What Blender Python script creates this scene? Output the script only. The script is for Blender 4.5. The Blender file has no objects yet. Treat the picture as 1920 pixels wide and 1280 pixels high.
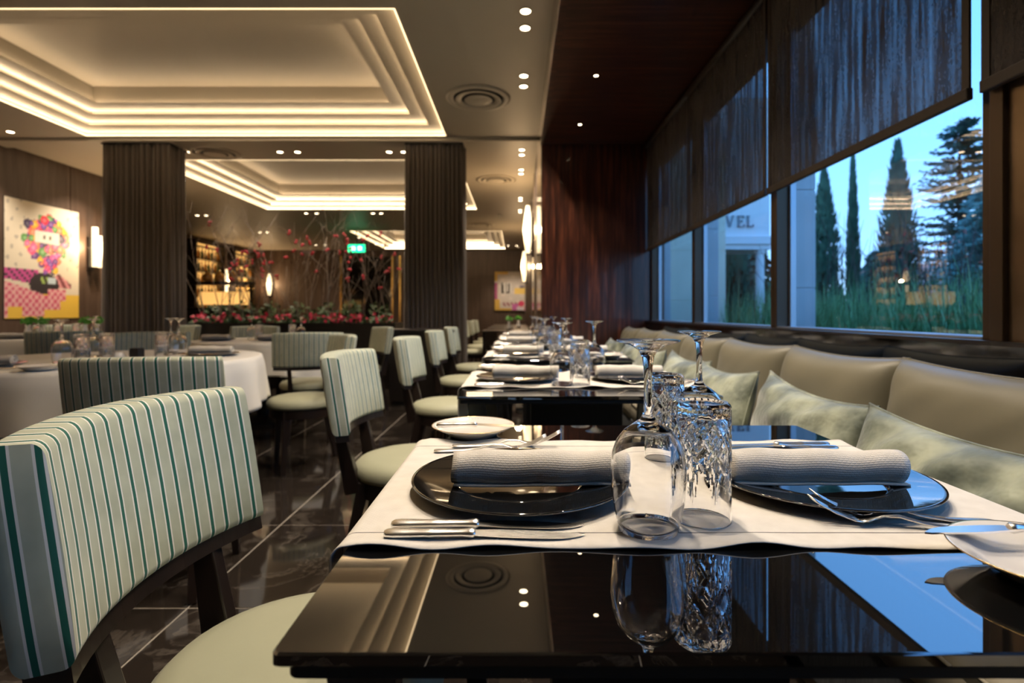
import bpy, bmesh, math, random
from mathutils import Vector, Matrix
PI = math.pi
R = math.radians
rnd = random.Random(7)
scene = bpy.context.scene
COL = scene.collection

# ------------------------------------------------------------------ camera
cam_d = bpy.data.cameras.new('camera')
cam = bpy.data.objects.new('camera', cam_d)
COL.objects.link(cam)
cam.location = (0, 0, 1.0)
cam.rotation_euler = (R(90), 0, 0)
cam_d.sensor_width = 36
cam_d.lens = 18.75
cam_d.shift_x = -10 / 1920
cam_d.shift_y = -53 / 1920
cam_d.clip_start = 0.02
cam_d.clip_end = 300
cam_d.dof.use_dof = True
cam_d.dof.focus_distance = 0.74
cam_d.dof.aperture_fstop = 4.5
scene.camera = cam

# ------------------------------------------------------------------ world (dusk sky)
w = bpy.data.worlds.new('dusk_sky')
scene.world = w
w.use_nodes = True
nt = w.node_tree
nt.nodes.clear()
wo = nt.nodes.new('ShaderNodeOutputWorld')
bg = nt.nodes.new('ShaderNodeBackground')
tc = nt.nodes.new('ShaderNodeTexCoord')
sx = nt.nodes.new('ShaderNodeSeparateXYZ')
cr = nt.nodes.new('ShaderNodeValToRGB')
nt.links.new(tc.outputs['Generated'], sx.inputs[0])
nt.links.new(sx.outputs['Z'], cr.inputs[0])
nt.links.new(cr.outputs[0], bg.inputs[0])
nt.links.new(bg.outputs[0], wo.inputs[0])
e = cr.color_ramp.elements
e[0].position = 0.0; e[0].color = (0.38, 0.58, 0.86, 1)
e[1].position = 1.0; e[1].color = (0.05, 0.19, 0.55, 1)
a = e.new(0.10); a.color = (0.22, 0.46, 0.86, 1)
a = e.new(0.35); a.color = (0.13, 0.36, 0.80, 1)
bg.inputs[1].default_value = 1.65

# ------------------------------------------------------------------ exposure and paths
vs = scene.view_settings
vs.view_transform = 'Standard'
vs.look = 'None'
vs.exposure = 1.0
vs.gamma = 1.0
vs.use_curve_mapping = False
cy = scene.cycles
cy.max_bounces = 10
cy.diffuse_bounces = 3
cy.glossy_bounces = 4
cy.transmission_bounces = 8
cy.transparent_max_bounces = 16
cy.caustics_reflective = False
cy.caustics_refractive = True
cy.sample_clamp_indirect = 6.0
cy.blur_glossy = 0.6
cy.adaptive_threshold = 0.03

LED_W = 15.0
SPOT_W = 19.0
WARM = (1.0, 0.77, 0.50)
SPOTC = (1.0, 0.85, 0.68)

# ------------------------------------------------------------------ materials
def mat(name, color=(0.5, 0.5, 0.5), rough=0.5, metal=0.0, ior=1.5, coat=0.0, sheen=0.0, trans=0.0, emit=None, estr=0.0, spec=None):
    m = bpy.data.materials.new(name)
    m.use_nodes = True
    b = m.node_tree.nodes['Principled BSDF']
    b.inputs['Base Color'].default_value = (*color, 1)
    b.inputs['Roughness'].default_value = rough
    b.inputs['Metallic'].default_value = metal
    b.inputs['IOR'].default_value = ior
    if coat: b.inputs['Coat Weight'].default_value = coat; b.inputs['Coat Roughness'].default_value = 0.05
    if sheen: b.inputs['Sheen Weight'].default_value = sheen; b.inputs['Sheen Roughness'].default_value = 0.4
    if trans: b.inputs['Transmission Weight'].default_value = trans
    if emit: b.inputs['Emission Color'].default_value = (*emit, 1); b.inputs['Emission Strength'].default_value = estr
    if spec is not None: b.inputs['Specular IOR Level'].default_value = spec
    return m

class NT:
    def __init__(s, m): s.m = m; s.t = m.node_tree; s.b = s.t.nodes.get('Principled BSDF')
    def n(s, typ, **kw):
        k = s.t.nodes.new(typ)
        for a, v in kw.items():
            if hasattr(k, a): setattr(k, a, v)
        return k
    def l(s, a, b): s.t.links.new(a, b)
    def coords(s, out='Object', scale=(1, 1, 1), rot=(0, 0, 0)):
        c = s.n('ShaderNodeTexCoord'); mp = s.n('ShaderNodeMapping')
        mp.inputs['Scale'].default_value = scale; mp.inputs['Rotation'].default_value = rot
        s.l(c.outputs[out], mp.inputs[0]); return mp.outputs[0]
    def world(s, scale=(1, 1, 1)):
        c = s.n('ShaderNodeNewGeometry'); mp = s.n('ShaderNodeMapping')
        mp.inputs['Scale'].default_value = scale
        s.l(c.outputs['Position'], mp.inputs[0]); return mp.outputs[0]
    def noise(s, vec, scale=5, detail=4, rough=0.5, dist=0.0):
        k = s.n('ShaderNodeTexNoise'); k.inputs['Scale'].default_value = scale; k.inputs['Detail'].default_value = detail
        k.inputs['Roughness'].default_value = rough; k.inputs['Distortion'].default_value = dist
        s.l(vec, k.inputs['Vector']); return k.outputs['Fac']
    def ramp(s, fac, stops, interp='LINEAR'):
        k = s.n('ShaderNodeValToRGB'); k.color_ramp.interpolation = interp
        el = k.color_ramp.elements
        while len(el) > 1: el.remove(el[-1])
        el[0].position = stops[0][0]; el[0].color = (*stops[0][1], 1)
        for p, c in stops[1:]:
            x = el.new(p); x.color = (*c, 1)
        s.l(fac, k.inputs[0]); return k.outputs[0]
    def bump(s, h, strength=0.3, dist=0.002):
        k = s.n('ShaderNodeBump'); k.inputs['Strength'].default_value = strength; k.inputs['Distance'].default_value = dist
        s.l(h, k.inputs['Height']); s.l(k.outputs[0], s.b.inputs['Normal']); return k
    def math(s, op, a, b=None):
        k = s.n('ShaderNodeMath'); k.operation = op
        for i, v in ((0, a), (1, b)):
            if v is None: continue
            if isinstance(v, (int, float)): k.inputs[i].default_value = v
            else: s.l(v, k.inputs[i])
        return k.outputs[0]

def noisy(name, c1, c2, scale=4, stretch=(1, 1, 1), rough=0.5, bump=0.0, bscale=None, bdist=0.002, detail=4, world=True, ramp=(0.3, 0.7), **kw):
    m = mat(name, c1, rough, **kw); t = NT(m)
    v = t.world(stretch) if world else t.coords('Object', stretch)
    f = t.noise(v, scale, detail)
    lo_, hi_ = ramp; t.l(t.ramp(f, [(lo_, c1), (hi_, c2)]), t.b.inputs['Base Color'])
    if bump:
        f2 = t.noise(v, bscale or scale * 4, 3); t.bump(f2, bump, bdist)
    return m

M = {}
# dark stone floor with pale veins
m = mat('marble', (0.012, 0.010, 0.009), 0.06, ior=1.55); t = NT(m)
v = t.world((1, 1, 1))
f1 = t.noise(v, 2.2, 8, 0.62, 1.4)
vein = t.math('SUBTRACT', 1.0, t.math('MULTIPLY', t.math('ABSOLUTE', t.math('SUBTRACT', f1, 0.5)), 30.0))
f2 = t.noise(v, 3.1, 3)
vv = t.math('MULTIPLY', t.math('MAXIMUM', vein, 0.0), t.math('MULTIPLY', f2, t.math('GREATER_THAN', f2, 0.5)))
t.l(t.ramp(vv, [(0.0, (0.026, 0.020, 0.016)), (0.5, (0.07, 0.058, 0.048)), (1.0, (0.26, 0.22, 0.18))]), t.b.inputs['Base Color'])
M['marble'] = m
M['grout'] = noisy('grout', (0.40, 0.36, 0.31), (0.48, 0.43, 0.37), 30, rough=0.6)
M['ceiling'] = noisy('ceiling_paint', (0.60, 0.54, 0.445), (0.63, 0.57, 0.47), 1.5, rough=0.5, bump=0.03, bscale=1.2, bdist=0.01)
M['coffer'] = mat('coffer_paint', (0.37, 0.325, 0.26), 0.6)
M['cove'] = mat('coffer_paint_dimmed', (0.24, 0.205, 0.16), 0.6)  # coffer paint darkened to tone down the glow inside the pockets
M['led'] = mat('led_strip', (1, 1, 1), 0.5, emit=WARM, estr=LED_W)
M['led_line'] = mat('led_profile', (1, 1, 1), 0.5, emit=(1.0, 0.72, 0.40), estr=1.4)
# macassar veneer
def veneer(name, dark, mid, light, sc, stretch, rough=0.28, coat=0.25):
    m = mat(name, mid, rough, coat=coat); t = NT(m)
    v = t.world(stretch)
    f = t.noise(v, sc, 6, 0.6, 0.3); g = t.noise(v, sc * 4.2, 3)
    h = t.math('ADD', t.math('MULTIPLY', f, 0.7), t.math('MULTIPLY', g, 0.3))
    t.l(t.ramp(h, [(0.36, dark), (0.5, mid), (0.64, light)]), t.b.inputs['Base Color'])
    t.bump(g, 0.05, 0.001)
    return m
M['veneer_v'] = veneer('macassar_vertical', (0.014, 0.005, 0.004), (0.046, 0.015, 0.009), (0.15, 0.045, 0.022), 5, (6, 6, 0.22))
M['veneer_y'] = veneer('macassar_soffit', (0.014, 0.006, 0.004), (0.050, 0.018, 0.011), (0.14, 0.046, 0.024), 5, (0.3, 6, 6))
M['panel_wood'] = veneer('walnut_panel', (0.060, 0.036, 0.025), (0.088, 0.055, 0.039), (0.118, 0.077, 0.056), 3, (4, 4, 0.25), 0.45, 0.0)
M['bronze'] = mat('bronze_mirror', (0.30, 0.21, 0.14), 0.10, metal=0.9)
M['bronze_dull'] = noisy('bronze_sheet', (0.17, 0.12, 0.075), (0.24, 0.17, 0.11), 6, rough=0.32, metal=0.85)
M['frame'] = mat('window_frame_bronze', (0.085, 0.055, 0.034), 0.35, metal=0.5)
M['alu'] = mat('aluminium_edge', (0.45, 0.52, 0.60), 0.35, metal=0.7)
M['black_gloss'] = mat('black_gloss_panel', (0.010, 0.009, 0.008), 0.07, ior=1.7)
M['brass'] = mat('brass', (0.72, 0.48, 0.18), 0.25, metal=1.0)
M['chrome'] = mat('silver', (0.90, 0.87, 0.82), 0.27, metal=1.0)
M['black_glass'] = mat('black_glass', (0.004, 0.004, 0.004), 0.012, ior=3.5)
M['black_wood'] = noisy('dark_stained_wood', (0.012, 0.008, 0.007), (0.022, 0.013, 0.010), 12, (1, 1, 0.2), rough=0.32, coat=0.2)
M['steel_leg'] = mat('dark_steel', (0.10, 0.105, 0.11), 0.22, metal=0.9)
M['charger'] = mat('black_glazed_plate', (0.006, 0.006, 0.006), 0.03, ior=2.0, coat=0.6)
M['porcelain'] = mat('white_porcelain', (0.82, 0.78, 0.72), 0.12, coat=0.5)
M['glass'] = mat('clear_glass', (1, 1, 1), 0.0, ior=1.48, trans=1.0)
# cloths
def weave(name, c1, c2, scale, strength, dist, rough=0.85, lines=None, uvspace=False):
    m = mat(name, c1, rough, sheen=0.15); t = NT(m)
    v = t.coords('UV' if uvspace else 'Object', (1, 1, 1))
    br = t.n('ShaderNodeTexBrick'); br.inputs['Scale'].default_value = scale
    br.inputs['Mortar Size'].default_value = 0.10; br.inputs['Mortar Smooth'].default_value = 0.6
    br.inputs['Brick Width'].default_value = 0.55; br.inputs['Row Height'].default_value = 0.25
    t.l(v, br.inputs['Vector'])
    n = t.noise(v, 40, 4)
    h = t.math('ADD', t.math('MULTIPLY', br.outputs['Fac'], -0.7), t.math('MULTIPLY', n, 0.5))
    col = t.ramp(n, [(0.3, c1), (0.7, c2)])
    if lines:
        uv = t.n('ShaderNodeUVMap'); s = t.n('ShaderNodeSeparateXYZ'); t.l(uv.outputs[0], s.inputs[0])
        tot = None
        for (p, wd) in lines:
            d = t.math('LESS_THAN', t.math('ABSOLUTE', t.math('SUBTRACT', s.outputs['Y'], p)), wd)
            tot = d if tot is None else t.math('MAXIMUM', tot, d)
        mx = t.n('ShaderNodeMix'); mx.data_type = 'RGBA'
        t.l(tot, mx.inputs[0]); t.l(col, mx.inputs[6]); mx.inputs[7].default_value = (0.035, 0.025, 0.02, 1)
        col = mx.outputs[2]
    t.l(col, t.b.inputs['Base Color'])
    t.bump(h, strength, dist)
    return m
M['runner'] = weave('runner_linen', (0.70, 0.65, 0.57), (0.78, 0.73, 0.65), 90, 0.22, 0.0008, lines=[(0.085, 0.0022), (0.915, 0.0022)])
M['napkin'] = weave('napkin_linen', (0.66, 0.61, 0.53), (0.74, 0.69, 0.61), 85, 0.45, 0.0012, uvspace=True)
M['tablecloth'] = noisy('white_tablecloth', (0.80, 0.76, 0.69), (0.85, 0.81, 0.74), 3, rough=0.8, sheen=0.2)
M['seat'] = noisy('sage_leather', (0.345, 0.345, 0.235), (0.375, 0.375, 0.26), 6, rough=0.55, bump=0.12, bscale=260, bdist=0.0006, sheen=0.1)
M['cushion'] = noisy('olive_leather', (0.140, 0.127, 0.085), (0.168, 0.152, 0.104), 3, rough=0.48, bump=0.06, bscale=14, bdist=0.004, sheen=0.1)
M['pillow'] = noisy('sage_velvet', (0.13, 0.155, 0.125), (0.37, 0.40, 0.30), 7, rough=0.6, bump=0.7, bscale=13, bdist=0.018, sheen=0.6, ramp=(0.40, 0.62))
M['banq'] = noisy('banquette_fabric', (0.24, 0.21, 0.15), (0.28, 0.25, 0.18), 20, rough=0.7)
M['banq_front'] = noisy('banquette_weave', (0.05, 0.055, 0.06), (0.10, 0.11, 0.12), 160, (1, 1, 0.15), rough=0.7)
M['curtain'] = noisy('curtain_fabric', (0.100, 0.078, 0.062), (0.125, 0.098, 0.078), 8, (4, 4, 0.3), rough=0.6, sheen=0.5)
# striped velvet, stripes follow the UV u (metres)
m = mat('striped_velvet', (0.45, 0.5, 0.42), 0.7, sheen=0.15); t = NT(m)
uv = t.n('ShaderNodeUVMap'); s = t.n('ShaderNodeSeparateXYZ'); t.l(uv.outputs[0], s.inputs[0])
fr = t.math('FRACT', t.math('MULTIPLY', s.outputs['X'], 1 / 0.0315))
n = t.noise(t.coords('Object'), 18, 3)
base = t.ramp(n, [(0.3, (0.40, 0.415, 0.295)), (0.7, (0.52, 0.535, 0.39))])
st = t.ramp(fr, [(0.0, (0, 0, 0)), (0.60, (0.80, 0.76, 0.68)), (0.69, (0.010, 0.115, 0.075)), (0.90, (0.80, 0.76, 0.68)), (0.99, (0, 0, 0))], 'CONSTANT')
mk = t.ramp(fr, [(0.0, (0, 0, 0)), (0.60, (1, 1, 1)), (0.99, (0, 0, 0))], 'CONSTANT')
mx = t.n('ShaderNodeMix'); mx.data_type = 'RGBA'
t.l(mk, mx.inputs[0]); t.l(base, mx.inputs[6]); t.l(st, mx.inputs[7]); t.l(mx.outputs[2], t.b.inputs['Base Color'])
t.bump(t.noise(t.coords('Object'), 320, 2), 0.10, 0.0006)
M['stripe'] = m
# roller blind: open weave
m = bpy.data.materials.new('blind_mesh'); m.use_nodes = True; t = NT(m)
t.b.inputs['Base Color'].default_value = (0.060, 0.047, 0.040, 1); t.b.inputs['Roughness'].default_value = 0.8
tr = t.n('ShaderNodeBsdfTransparent'); mx = t.n('ShaderNodeMixShader')
f = t.noise(t.world((1, 9, 0.55)), 4.5, 5, 0.65); g = t.noise(t.world((1, 60, 26)), 3.0, 2)
h = t.math('ADD', t.math('MULTIPLY', f, 0.75), t.math('MULTIPLY', g, 0.25))
fac = t.ramp(h, [(0.36, (0.03, 0.03, 0.03)), (0.66, (0.40, 0.40, 0.40))])
t.l(fac, mx.inputs[0]); t.l(t.b.outputs[0], mx.inputs[1]); t.l(tr.outputs[0], mx.inputs[2])
t.l(mx.outputs[0], t.t.nodes['Material Output'].inputs[0])
M['blind'] = m
M['blind_bar'] = mat('blind_bar', (0.045, 0.033, 0.026), 0.5)
# window pane: fresnel reflection over clear transmission
m = bpy.data.materials.new('window_glass'); m.use_nodes = True; t = NT(m)
t.t.nodes.remove(t.b)
tr = t.n('ShaderNodeBsdfTransparent'); tr.inputs[0].default_value = (0.86, 0.94, 0.96, 1)
gl = t.n('ShaderNodeBsdfGlossy'); gl.inputs['Roughness'].default_value = 0.0
lw_ = t.n('ShaderNodeLayerWeight'); lw_.inputs[0].default_value = 0.5
fz = t.math('ADD', 0.16, t.math('MULTIPLY', t.math('POWER', lw_.outputs['Facing'], 4.0), 0.75))
mx = t.n('ShaderNodeMixShader')
t.l(fz, mx.inputs[0]); t.l(tr.outputs[0], mx.inputs[1]); t.l(gl.outputs[0], mx.inputs[2])
t.l(mx.outputs[0], t.t.nodes['Material Output'].inputs[0])
M['pane'] = m
M['sconce'] = mat('sconce_glass', (1, 0.85, 0.6), 0.4, emit=(1.0, 0.74, 0.42), estr=1.15)
M['amber'] = mat('bar_back_light', (1, 0.7, 0.3), 0.5, emit=(1.0, 0.52, 0.14), estr=0.5)
M['exit'] = mat('exit_green', (0, 0.5, 0.2), 0.4, emit=(0.0, 0.85, 0.30), estr=1.6)
M['exit_white'] = mat('exit_mark', (0.8, 1, 0.9), 0.4, emit=(0.6, 1.0, 0.8), estr=1.8)
M['lamp'] = mat('downlight_lens', (1, 1, 1), 0.4, emit=(1.0, 0.78, 0.50), estr=7.0)
M['white_ring'] = mat('downlight_ring', (0.55, 0.47, 0.36), 0.4)
M['leaf'] = noisy('leaf_green', (0.030, 0.060, 0.014), (0.07, 0.12, 0.03), 30, rough=0.5)
M['moss'] = noisy('bright_leaf', (0.06, 0.26, 0.02), (0.12, 0.42, 0.04), 40, rough=0.5)
M['red'] = noisy('red_petal', (0.50, 0.015, 0.05), (0.75, 0.03, 0.11), 30, rough=0.5)
M['berry'] = noisy('red_berry', (0.42, 0.012, 0.03), (0.60, 0.03, 0.06), 30, rough=0.45)
M['twig'] = noisy('pale_twig', (0.17, 0.13, 0.10), (0.36, 0.29, 0.24), 20, rough=0.7)
M['black'] = mat('matt_black', (0.010, 0.009, 0.008), 0.5)
M['dark_box'] = mat('dark_lacquer', (0.016, 0.012, 0.010), 0.35)
M['stone_out'] = noisy('pale_concrete', (0.60, 0.60, 0.60), (0.66, 0.66, 0.66), 2, rough=0.8)
M['stone_cream'] = noisy('cream_limestone', (0.78, 0.72, 0.56), (0.86, 0.79, 0.62), 2, rough=0.8)
M['facade'] = noisy('white_render', (0.84, 0.84, 0.84), (0.88, 0.88, 0.88), 2, rough=0.8)
M['letter'] = mat('letter_metal', (0.20, 0.22, 0.25), 0.35, metal=0.4)
M['dark_opening'] = mat('facade_glass', (0.02, 0.035, 0.03), 0.03, ior=2.2)
M['needle'] = noisy('dark_conifer', (0.025, 0.075, 0.055), (0.07, 0.16, 0.11), 3, rough=0.7)
M['cypress'] = noisy('cypress_green', (0.035, 0.10, 0.065), (0.09, 0.20, 0.12), 3, rough=0.7)
M['cedar'] = noisy('blue_cedar', (0.10, 0.22, 0.18), (0.18, 0.34, 0.28), 3, rough=0.7)
M['reed'] = noisy('reed_green', (0.09, 0.24, 0.08), (0.27, 0.50, 0.20), 14, rough=0.5)
M['bark'] = noisy('bark', (0.045, 0.03, 0.02), (0.09, 0.06, 0.045), 12, rough=0.9)
M['ground'] = noisy('garden_soil', (0.05, 0.07, 0.03), (0.08, 0.10, 0.05), 3, rough=0.9)
M['hedge'] = noisy('far_hedge', (0.06, 0.14, 0.09), (0.13, 0.24, 0.16), 2, rough=0.8)
M['pink_wall'] = noisy('far_house_wall', (0.50, 0.38, 0.36), (0.56, 0.43, 0.40), 1, rough=0.8)
M['roof'] = noisy('far_house_roof', (0.28, 0.16, 0.13), (0.34, 0.20, 0.16), 4, rough=0.8)

for k_ in ('led_line', 'sconce', 'amber', 'exit', 'exit_white', 'lamp'): M[k_].cycles.emission_sampling = 'NONE'

# ------------------------------------------------------------------ mesh helpers
class MB:
    def __init__(s): s.v = []; s.f = []; s.uv = {}; s.mi = []
    def add(s, vs, fs):
        o = len(s.v); s.v += [tuple(p) for p in vs]; s.f += [tuple(i + o for i in f) for f in fs]; return o
    def box(s, x0, x1, y0, y1, z0, z1):
        s.add([(x0, y0, z0), (x1, y0, z0), (x1, y1, z0), (x0, y1, z0), (x0, y0, z1), (x1, y0, z1), (x1, y1, z1), (x0, y1, z1)],
              [(0, 3, 2, 1), (4, 5, 6, 7), (0, 1, 5, 4), (1, 2, 6, 5), (2, 3, 7, 6), (3, 0, 4, 7)]); return s
    def bar(s, p, q, wa, wb=None, up=(0, 0, 1), wa2=None, wb2=None):
        p = Vector(p); q = Vector(q); wb = wb or wa; wa2 = wa2 or wa; wb2 = wb2 or wb
        d = (q - p).normalized(); u = Vector(up)
        if abs(d.dot(u)) > 0.98: u = Vector((1, 0, 0))
        a = d.cross(u).normalized(); b = a.cross(d)
        vs = []
        for c, x, y in ((p, wa / 2, wb / 2), (q, wa2 / 2, wb2 / 2)):
            vs += [c - a * x - b * y, c + a * x - b * y, c + a * x + b * y, c - a * x + b * y]
        s.add(vs, [(0, 1, 2, 3), (7, 6, 5, 4), (0, 4, 5, 1), (1, 5, 6, 2), (2, 6, 7, 3), (3, 7, 4, 0)]); return s
    def tube(s, pts, rad, n=8, cap=True):
        pts = [Vector(p) for p in pts]; rads = rad if isinstance(rad, (list, tuple)) else [rad] * len(pts)
        vs = []; fs = []; prev = None
        for i, p in enumerate(pts):
            d = (pts[min(i + 1, len(pts) - 1)] - pts[max(i - 1, 0)]).normalized()
            a = prev - d * prev.dot(d) if prev is not None else d.orthogonal()
            a.normalize(); prev = a; b = d.cross(a)
            for k in range(n):
                t = 2 * PI * k / n; vs.append(p + (a * math.cos(t) + b * math.sin(t)) * rads[i])
        for i in range(len(pts) - 1):
            for k in range(n):
                fs.append((i * n + k, i * n + (k + 1) % n, (i + 1) * n + (k + 1) % n, (i + 1) * n + k))
        if cap: fs.append(tuple(range(n))[::-1]); fs.append(tuple((len(pts) - 1) * n + k for k in range(n)))
        s.add(vs, fs); return s
    def lathe(s, prof, n=32, c=(0, 0, 0), close=False):
        vs = []; fs = []; idx = []
        for (r, z) in prof:
            if r < 1e-6: idx.append([len(vs)] * n); vs.append((c[0], c[1], c[2] + z))
            else:
                idx.append(list(range(len(vs), len(vs) + n)))
                for k in range(n):
                    t = 2 * PI * k / n; vs.append((c[0] + r * math.cos(t), c[1] + r * math.sin(t), c[2] + z))
        m_ = len(prof)
        for i in range(m_ if close else m_ - 1):
            A = idx[i]; B = idx[(i + 1) % m_]
            for k in range(n):
                q = []
                for j in (A[k], A[(k + 1) % n], B[(k + 1) % n], B[k]):
                    if j not in q: q.append(j)
                if len(q) > 2: fs.append(tuple(q))
        s.add(vs, fs); return s
    def loft(s, rings, cap=True, closed=True):
        n = len(rings[0]); vs = [p for r in rings for p in r]; fs = []
        for i in range(len(rings) - 1):
            for k in range(n if closed else n - 1):
                fs.append((i * n + k, i * n + (k + 1) % n, (i + 1) * n + (k + 1) % n, (i + 1) * n + k))
        if cap: fs.append(tuple(range(n))[::-1]); fs.append(tuple((len(rings) - 1) * n + k for k in range(n)))
        s.add(vs, fs); return s
    def grid(s, nu, nv, fn, uvfn=None):
        vs = []; fs = []
        for i in range(nu):
            for j in range(nv): vs.append(fn(i / (nu - 1), j / (nv - 1)))
        for i in range(nu - 1):
            for j in range(nv - 1): fs.append((i * nv + j, (i + 1) * nv + j, (i + 1) * nv + j + 1, i * nv + j + 1))
        o = s.add(vs, fs)
        if uvfn:
            for i in range(nu):
                for j in range(nv): s.uv[o + i * nv + j] = uvfn(i / (nu - 1), j / (nv - 1))
        return s
    def mesh(s, name, material, smooth=True):
        me = bpy.data.meshes.new(name); me.from_pydata(s.v, [], s.f); me.update()
        if s.uv:
            ul = me.uv_layers.new(name='UVMap')
            for lp in me.loops: ul.data[lp.index].uv = s.uv.get(lp.vertex_index, (0, 0))
        mats = material if isinstance(material, (list, tuple)) else [material]
        for x in mats: me.materials.append(M[x] if isinstance(x, str) else x)
        if smooth:
            for p in me.polygons: p.use_smooth = True
        return me
    def build(s, name, material, parent=None, smooth=True, bevel=0.0, seg=2, auto=None, solid=0.0, sub=0, loc=None, rz=0.0, recalc=True):
        me = s.mesh(name, material, smooth)
        if recalc and not s.uv:
            bm = bmesh.new(); bm.from_mesh(me); bmesh.ops.recalc_face_normals(bm, faces=bm.faces); bm.to_mesh(me); bm.free()
        if bevel:
            bm = bmesh.new(); bm.from_mesh(me)
            ed = [e_ for e_ in bm.edges if len(e_.link_faces) == 2 and e_.calc_face_angle(0) > 0.6]
            bmesh.ops.bevel(bm, geom=ed, offset=bevel, segments=seg, profile=0.5, affect='EDGES', clamp_overlap=True)
            bm.to_mesh(me); bm.free()
        if smooth and auto is not None:
            me.set_sharp_from_angle(angle=R(auto))
        o = bpy.data.objects.new(name, me); COL.objects.link(o)
        if parent is not None: o.parent = parent
        if loc is not None: o.location = loc
        if rz: o.rotation_euler = (0, 0, rz)
        if solid:
            md = o.modifiers.new('solid', 'SOLIDIFY'); md.thickness = solid; md.offset = 0
        if sub:
            md = o.modifiers.new('sub', 'SUBSURF'); md.levels = sub; md.render_levels = sub
        return o

def tag(o, label=None, cat=None, group=None, kind=None):
    if label: o['label'] = label
    if cat: o['category'] = cat
    if group: o['group'] = group
    if kind: o['kind'] = kind
    return o
def empty(name, loc=(0, 0, 0), rz=0.0):
    o = bpy.data.objects.new(name, None); COL.objects.link(o)
    o.location = loc; o.rotation_euler = (0, 0, rz); o.empty_display_size = 0.05
    return o
KIDS = {}
def copy_tree(o, parent=None):
    c = o.copy(); COL.objects.link(c)
    if parent is not None: c.parent = parent
    for ch in [x for x in o.children]: copy_tree(ch, c)
    return c
class Proto:
    """first place() uses the prototype itself, the later ones copy it"""
    def __init__(s, o): s.o = o; s.used = False
    def place(s, loc, rz=0.0, label=None, cat=None, group=None, tilt=(0, 0)):
        o = s.o if not s.used else copy_tree(s.o)
        s.used = True
        o.location = loc; o.rotation_euler = (tilt[0], tilt[1], rz)
        for k in ('group',):
            if k in o.keys() and group is None: del o[k]
        tag(o, label, cat, group); return o
def struct(o): o['kind'] = 'structure'; return o
def rrect(hw, hh, r, n=4):
    pts = []
    for (cx_, cy_, a0) in ((hw - r, hh - r, 0), (-hw + r, hh - r, PI / 2), (-hw + r, -hh + r, PI), (hw - r, -hh + r, 1.5 * PI)):
        for k in range(n + 1):
            t = a0 + PI / 2 * k / n; pts.append((cx_ + r * math.cos(t), cy_ + r * math.sin(t)))
    return pts

ZC = 3.2       # main ceiling
ZS = 2.84      # wood soffit over the window bench
YW = 5.8       # end wall of the bench bay
XW = 0.267     # face of the passage wall beyond it
YF = 18.6      # far wall

# ================================================================== SETTING
# floor: slab with single tiles near the camera
b = MB(); b.box(-9.6, 1.6, -3.0, 18.9, -0.10, -0.002)
floor = struct(b.build('floor', 'grout', smooth=False))
TX, TY = 0.70, 0.71
tb = MB(); tb.box(-TX / 2 + 0.003, TX / 2 - 0.003, -TY / 2 + 0.003, TY / 2 - 0.003, -0.004, 0.0)
tile0 = tb.build('tile', 'marble', floor, smooth=False, bevel=0.001, seg=1)
k = 0
for i in range(-9, 3):
    for j in range(-4, 11):
        x = -0.42 + TX * (i + 0.5); y = 1.81 + TY * (j + 0.5)
        if y > 6 and x > 0.3: continue
        if x > 1.4 or x < -6.75: continue
        o = tile0 if k == 0 else tile0.copy()
        if k: COL.objects.link(o)
        o.location = (x, y, 0); k += 1
m = M['marble'].copy(); m.name = 'marble_far'; t = NT(m)
br = t.n('ShaderNodeTexBrick'); br.offset = 0.0
br.inputs['Scale'].default_value = 1.0; br.inputs['Brick Width'].default_value = TX; br.inputs['Row Height'].default_value = TY
br.inputs['Mortar Size'].default_value = 0.004
br.inputs['Color2'].default_value = br.inputs['Color1'].default_value = (0.014, 0.011, 0.009, 1); br.inputs['Mortar'].default_value = (0.22, 0.19, 0.16, 1)
t.l(t.world(), br.inputs['Vector']); t.l(br.outputs['Color'], t.b.inputs['Base Color'])
M['marble_far'] = m
yj = 1.81 + TY * 11
b = MB(); b.box(-9.5, 0.26, yj, 18.8, -0.006, 0.0); b.box(-9.5, -0.42 - TX * 9, -2.9, yj, -0.006, 0.0)
b.build('far_paving', 'marble_far', floor, smooth=False)

# ceiling with coffer openings
COFF = [(-5.35, -0.885, 0.02, 2.78), (-5.35, -0.885, 3.85, 6.62), (-5.30, -0.86, 7.66, 11.3), (-4.5, -0.42, 14.3, 18.2)]
xs = sorted({-9.3, XW} | {c[0] for c in COFF} | {c[1] for c in COFF}); ys = sorted({-3.0, 18.8} | {c[2] for c in COFF} | {c[3] for c in COFF})
b = MB()
for i in range(len(xs) - 1):
    for j in range(len(ys) - 1):
        mx_, my_ = (xs[i] + xs[i + 1]) / 2, (ys[j] + ys[j + 1]) / 2
        if any(c[0] < mx_ < c[1] and c[2] < my_ < c[3] for c in COFF): continue
        b.box(xs[i], xs[i + 1], ys[j], ys[j + 1], ZC, ZC + 0.014)
ceiling = struct(b.build('ceiling', 'ceiling', smooth=False))
b = MB(); b.box(-9.4, 1.7, -3.1, 18.9, 3.75, 3.8); b.build('roof_slab', 'ceiling', ceiling, smooth=False)
b = MB(); b.box(-6.7, XW, 6.70, 6.98, ZC - 0.035, ZC); b.build('curtain_beam', 'ceiling', ceiling, smooth=False)

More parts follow.
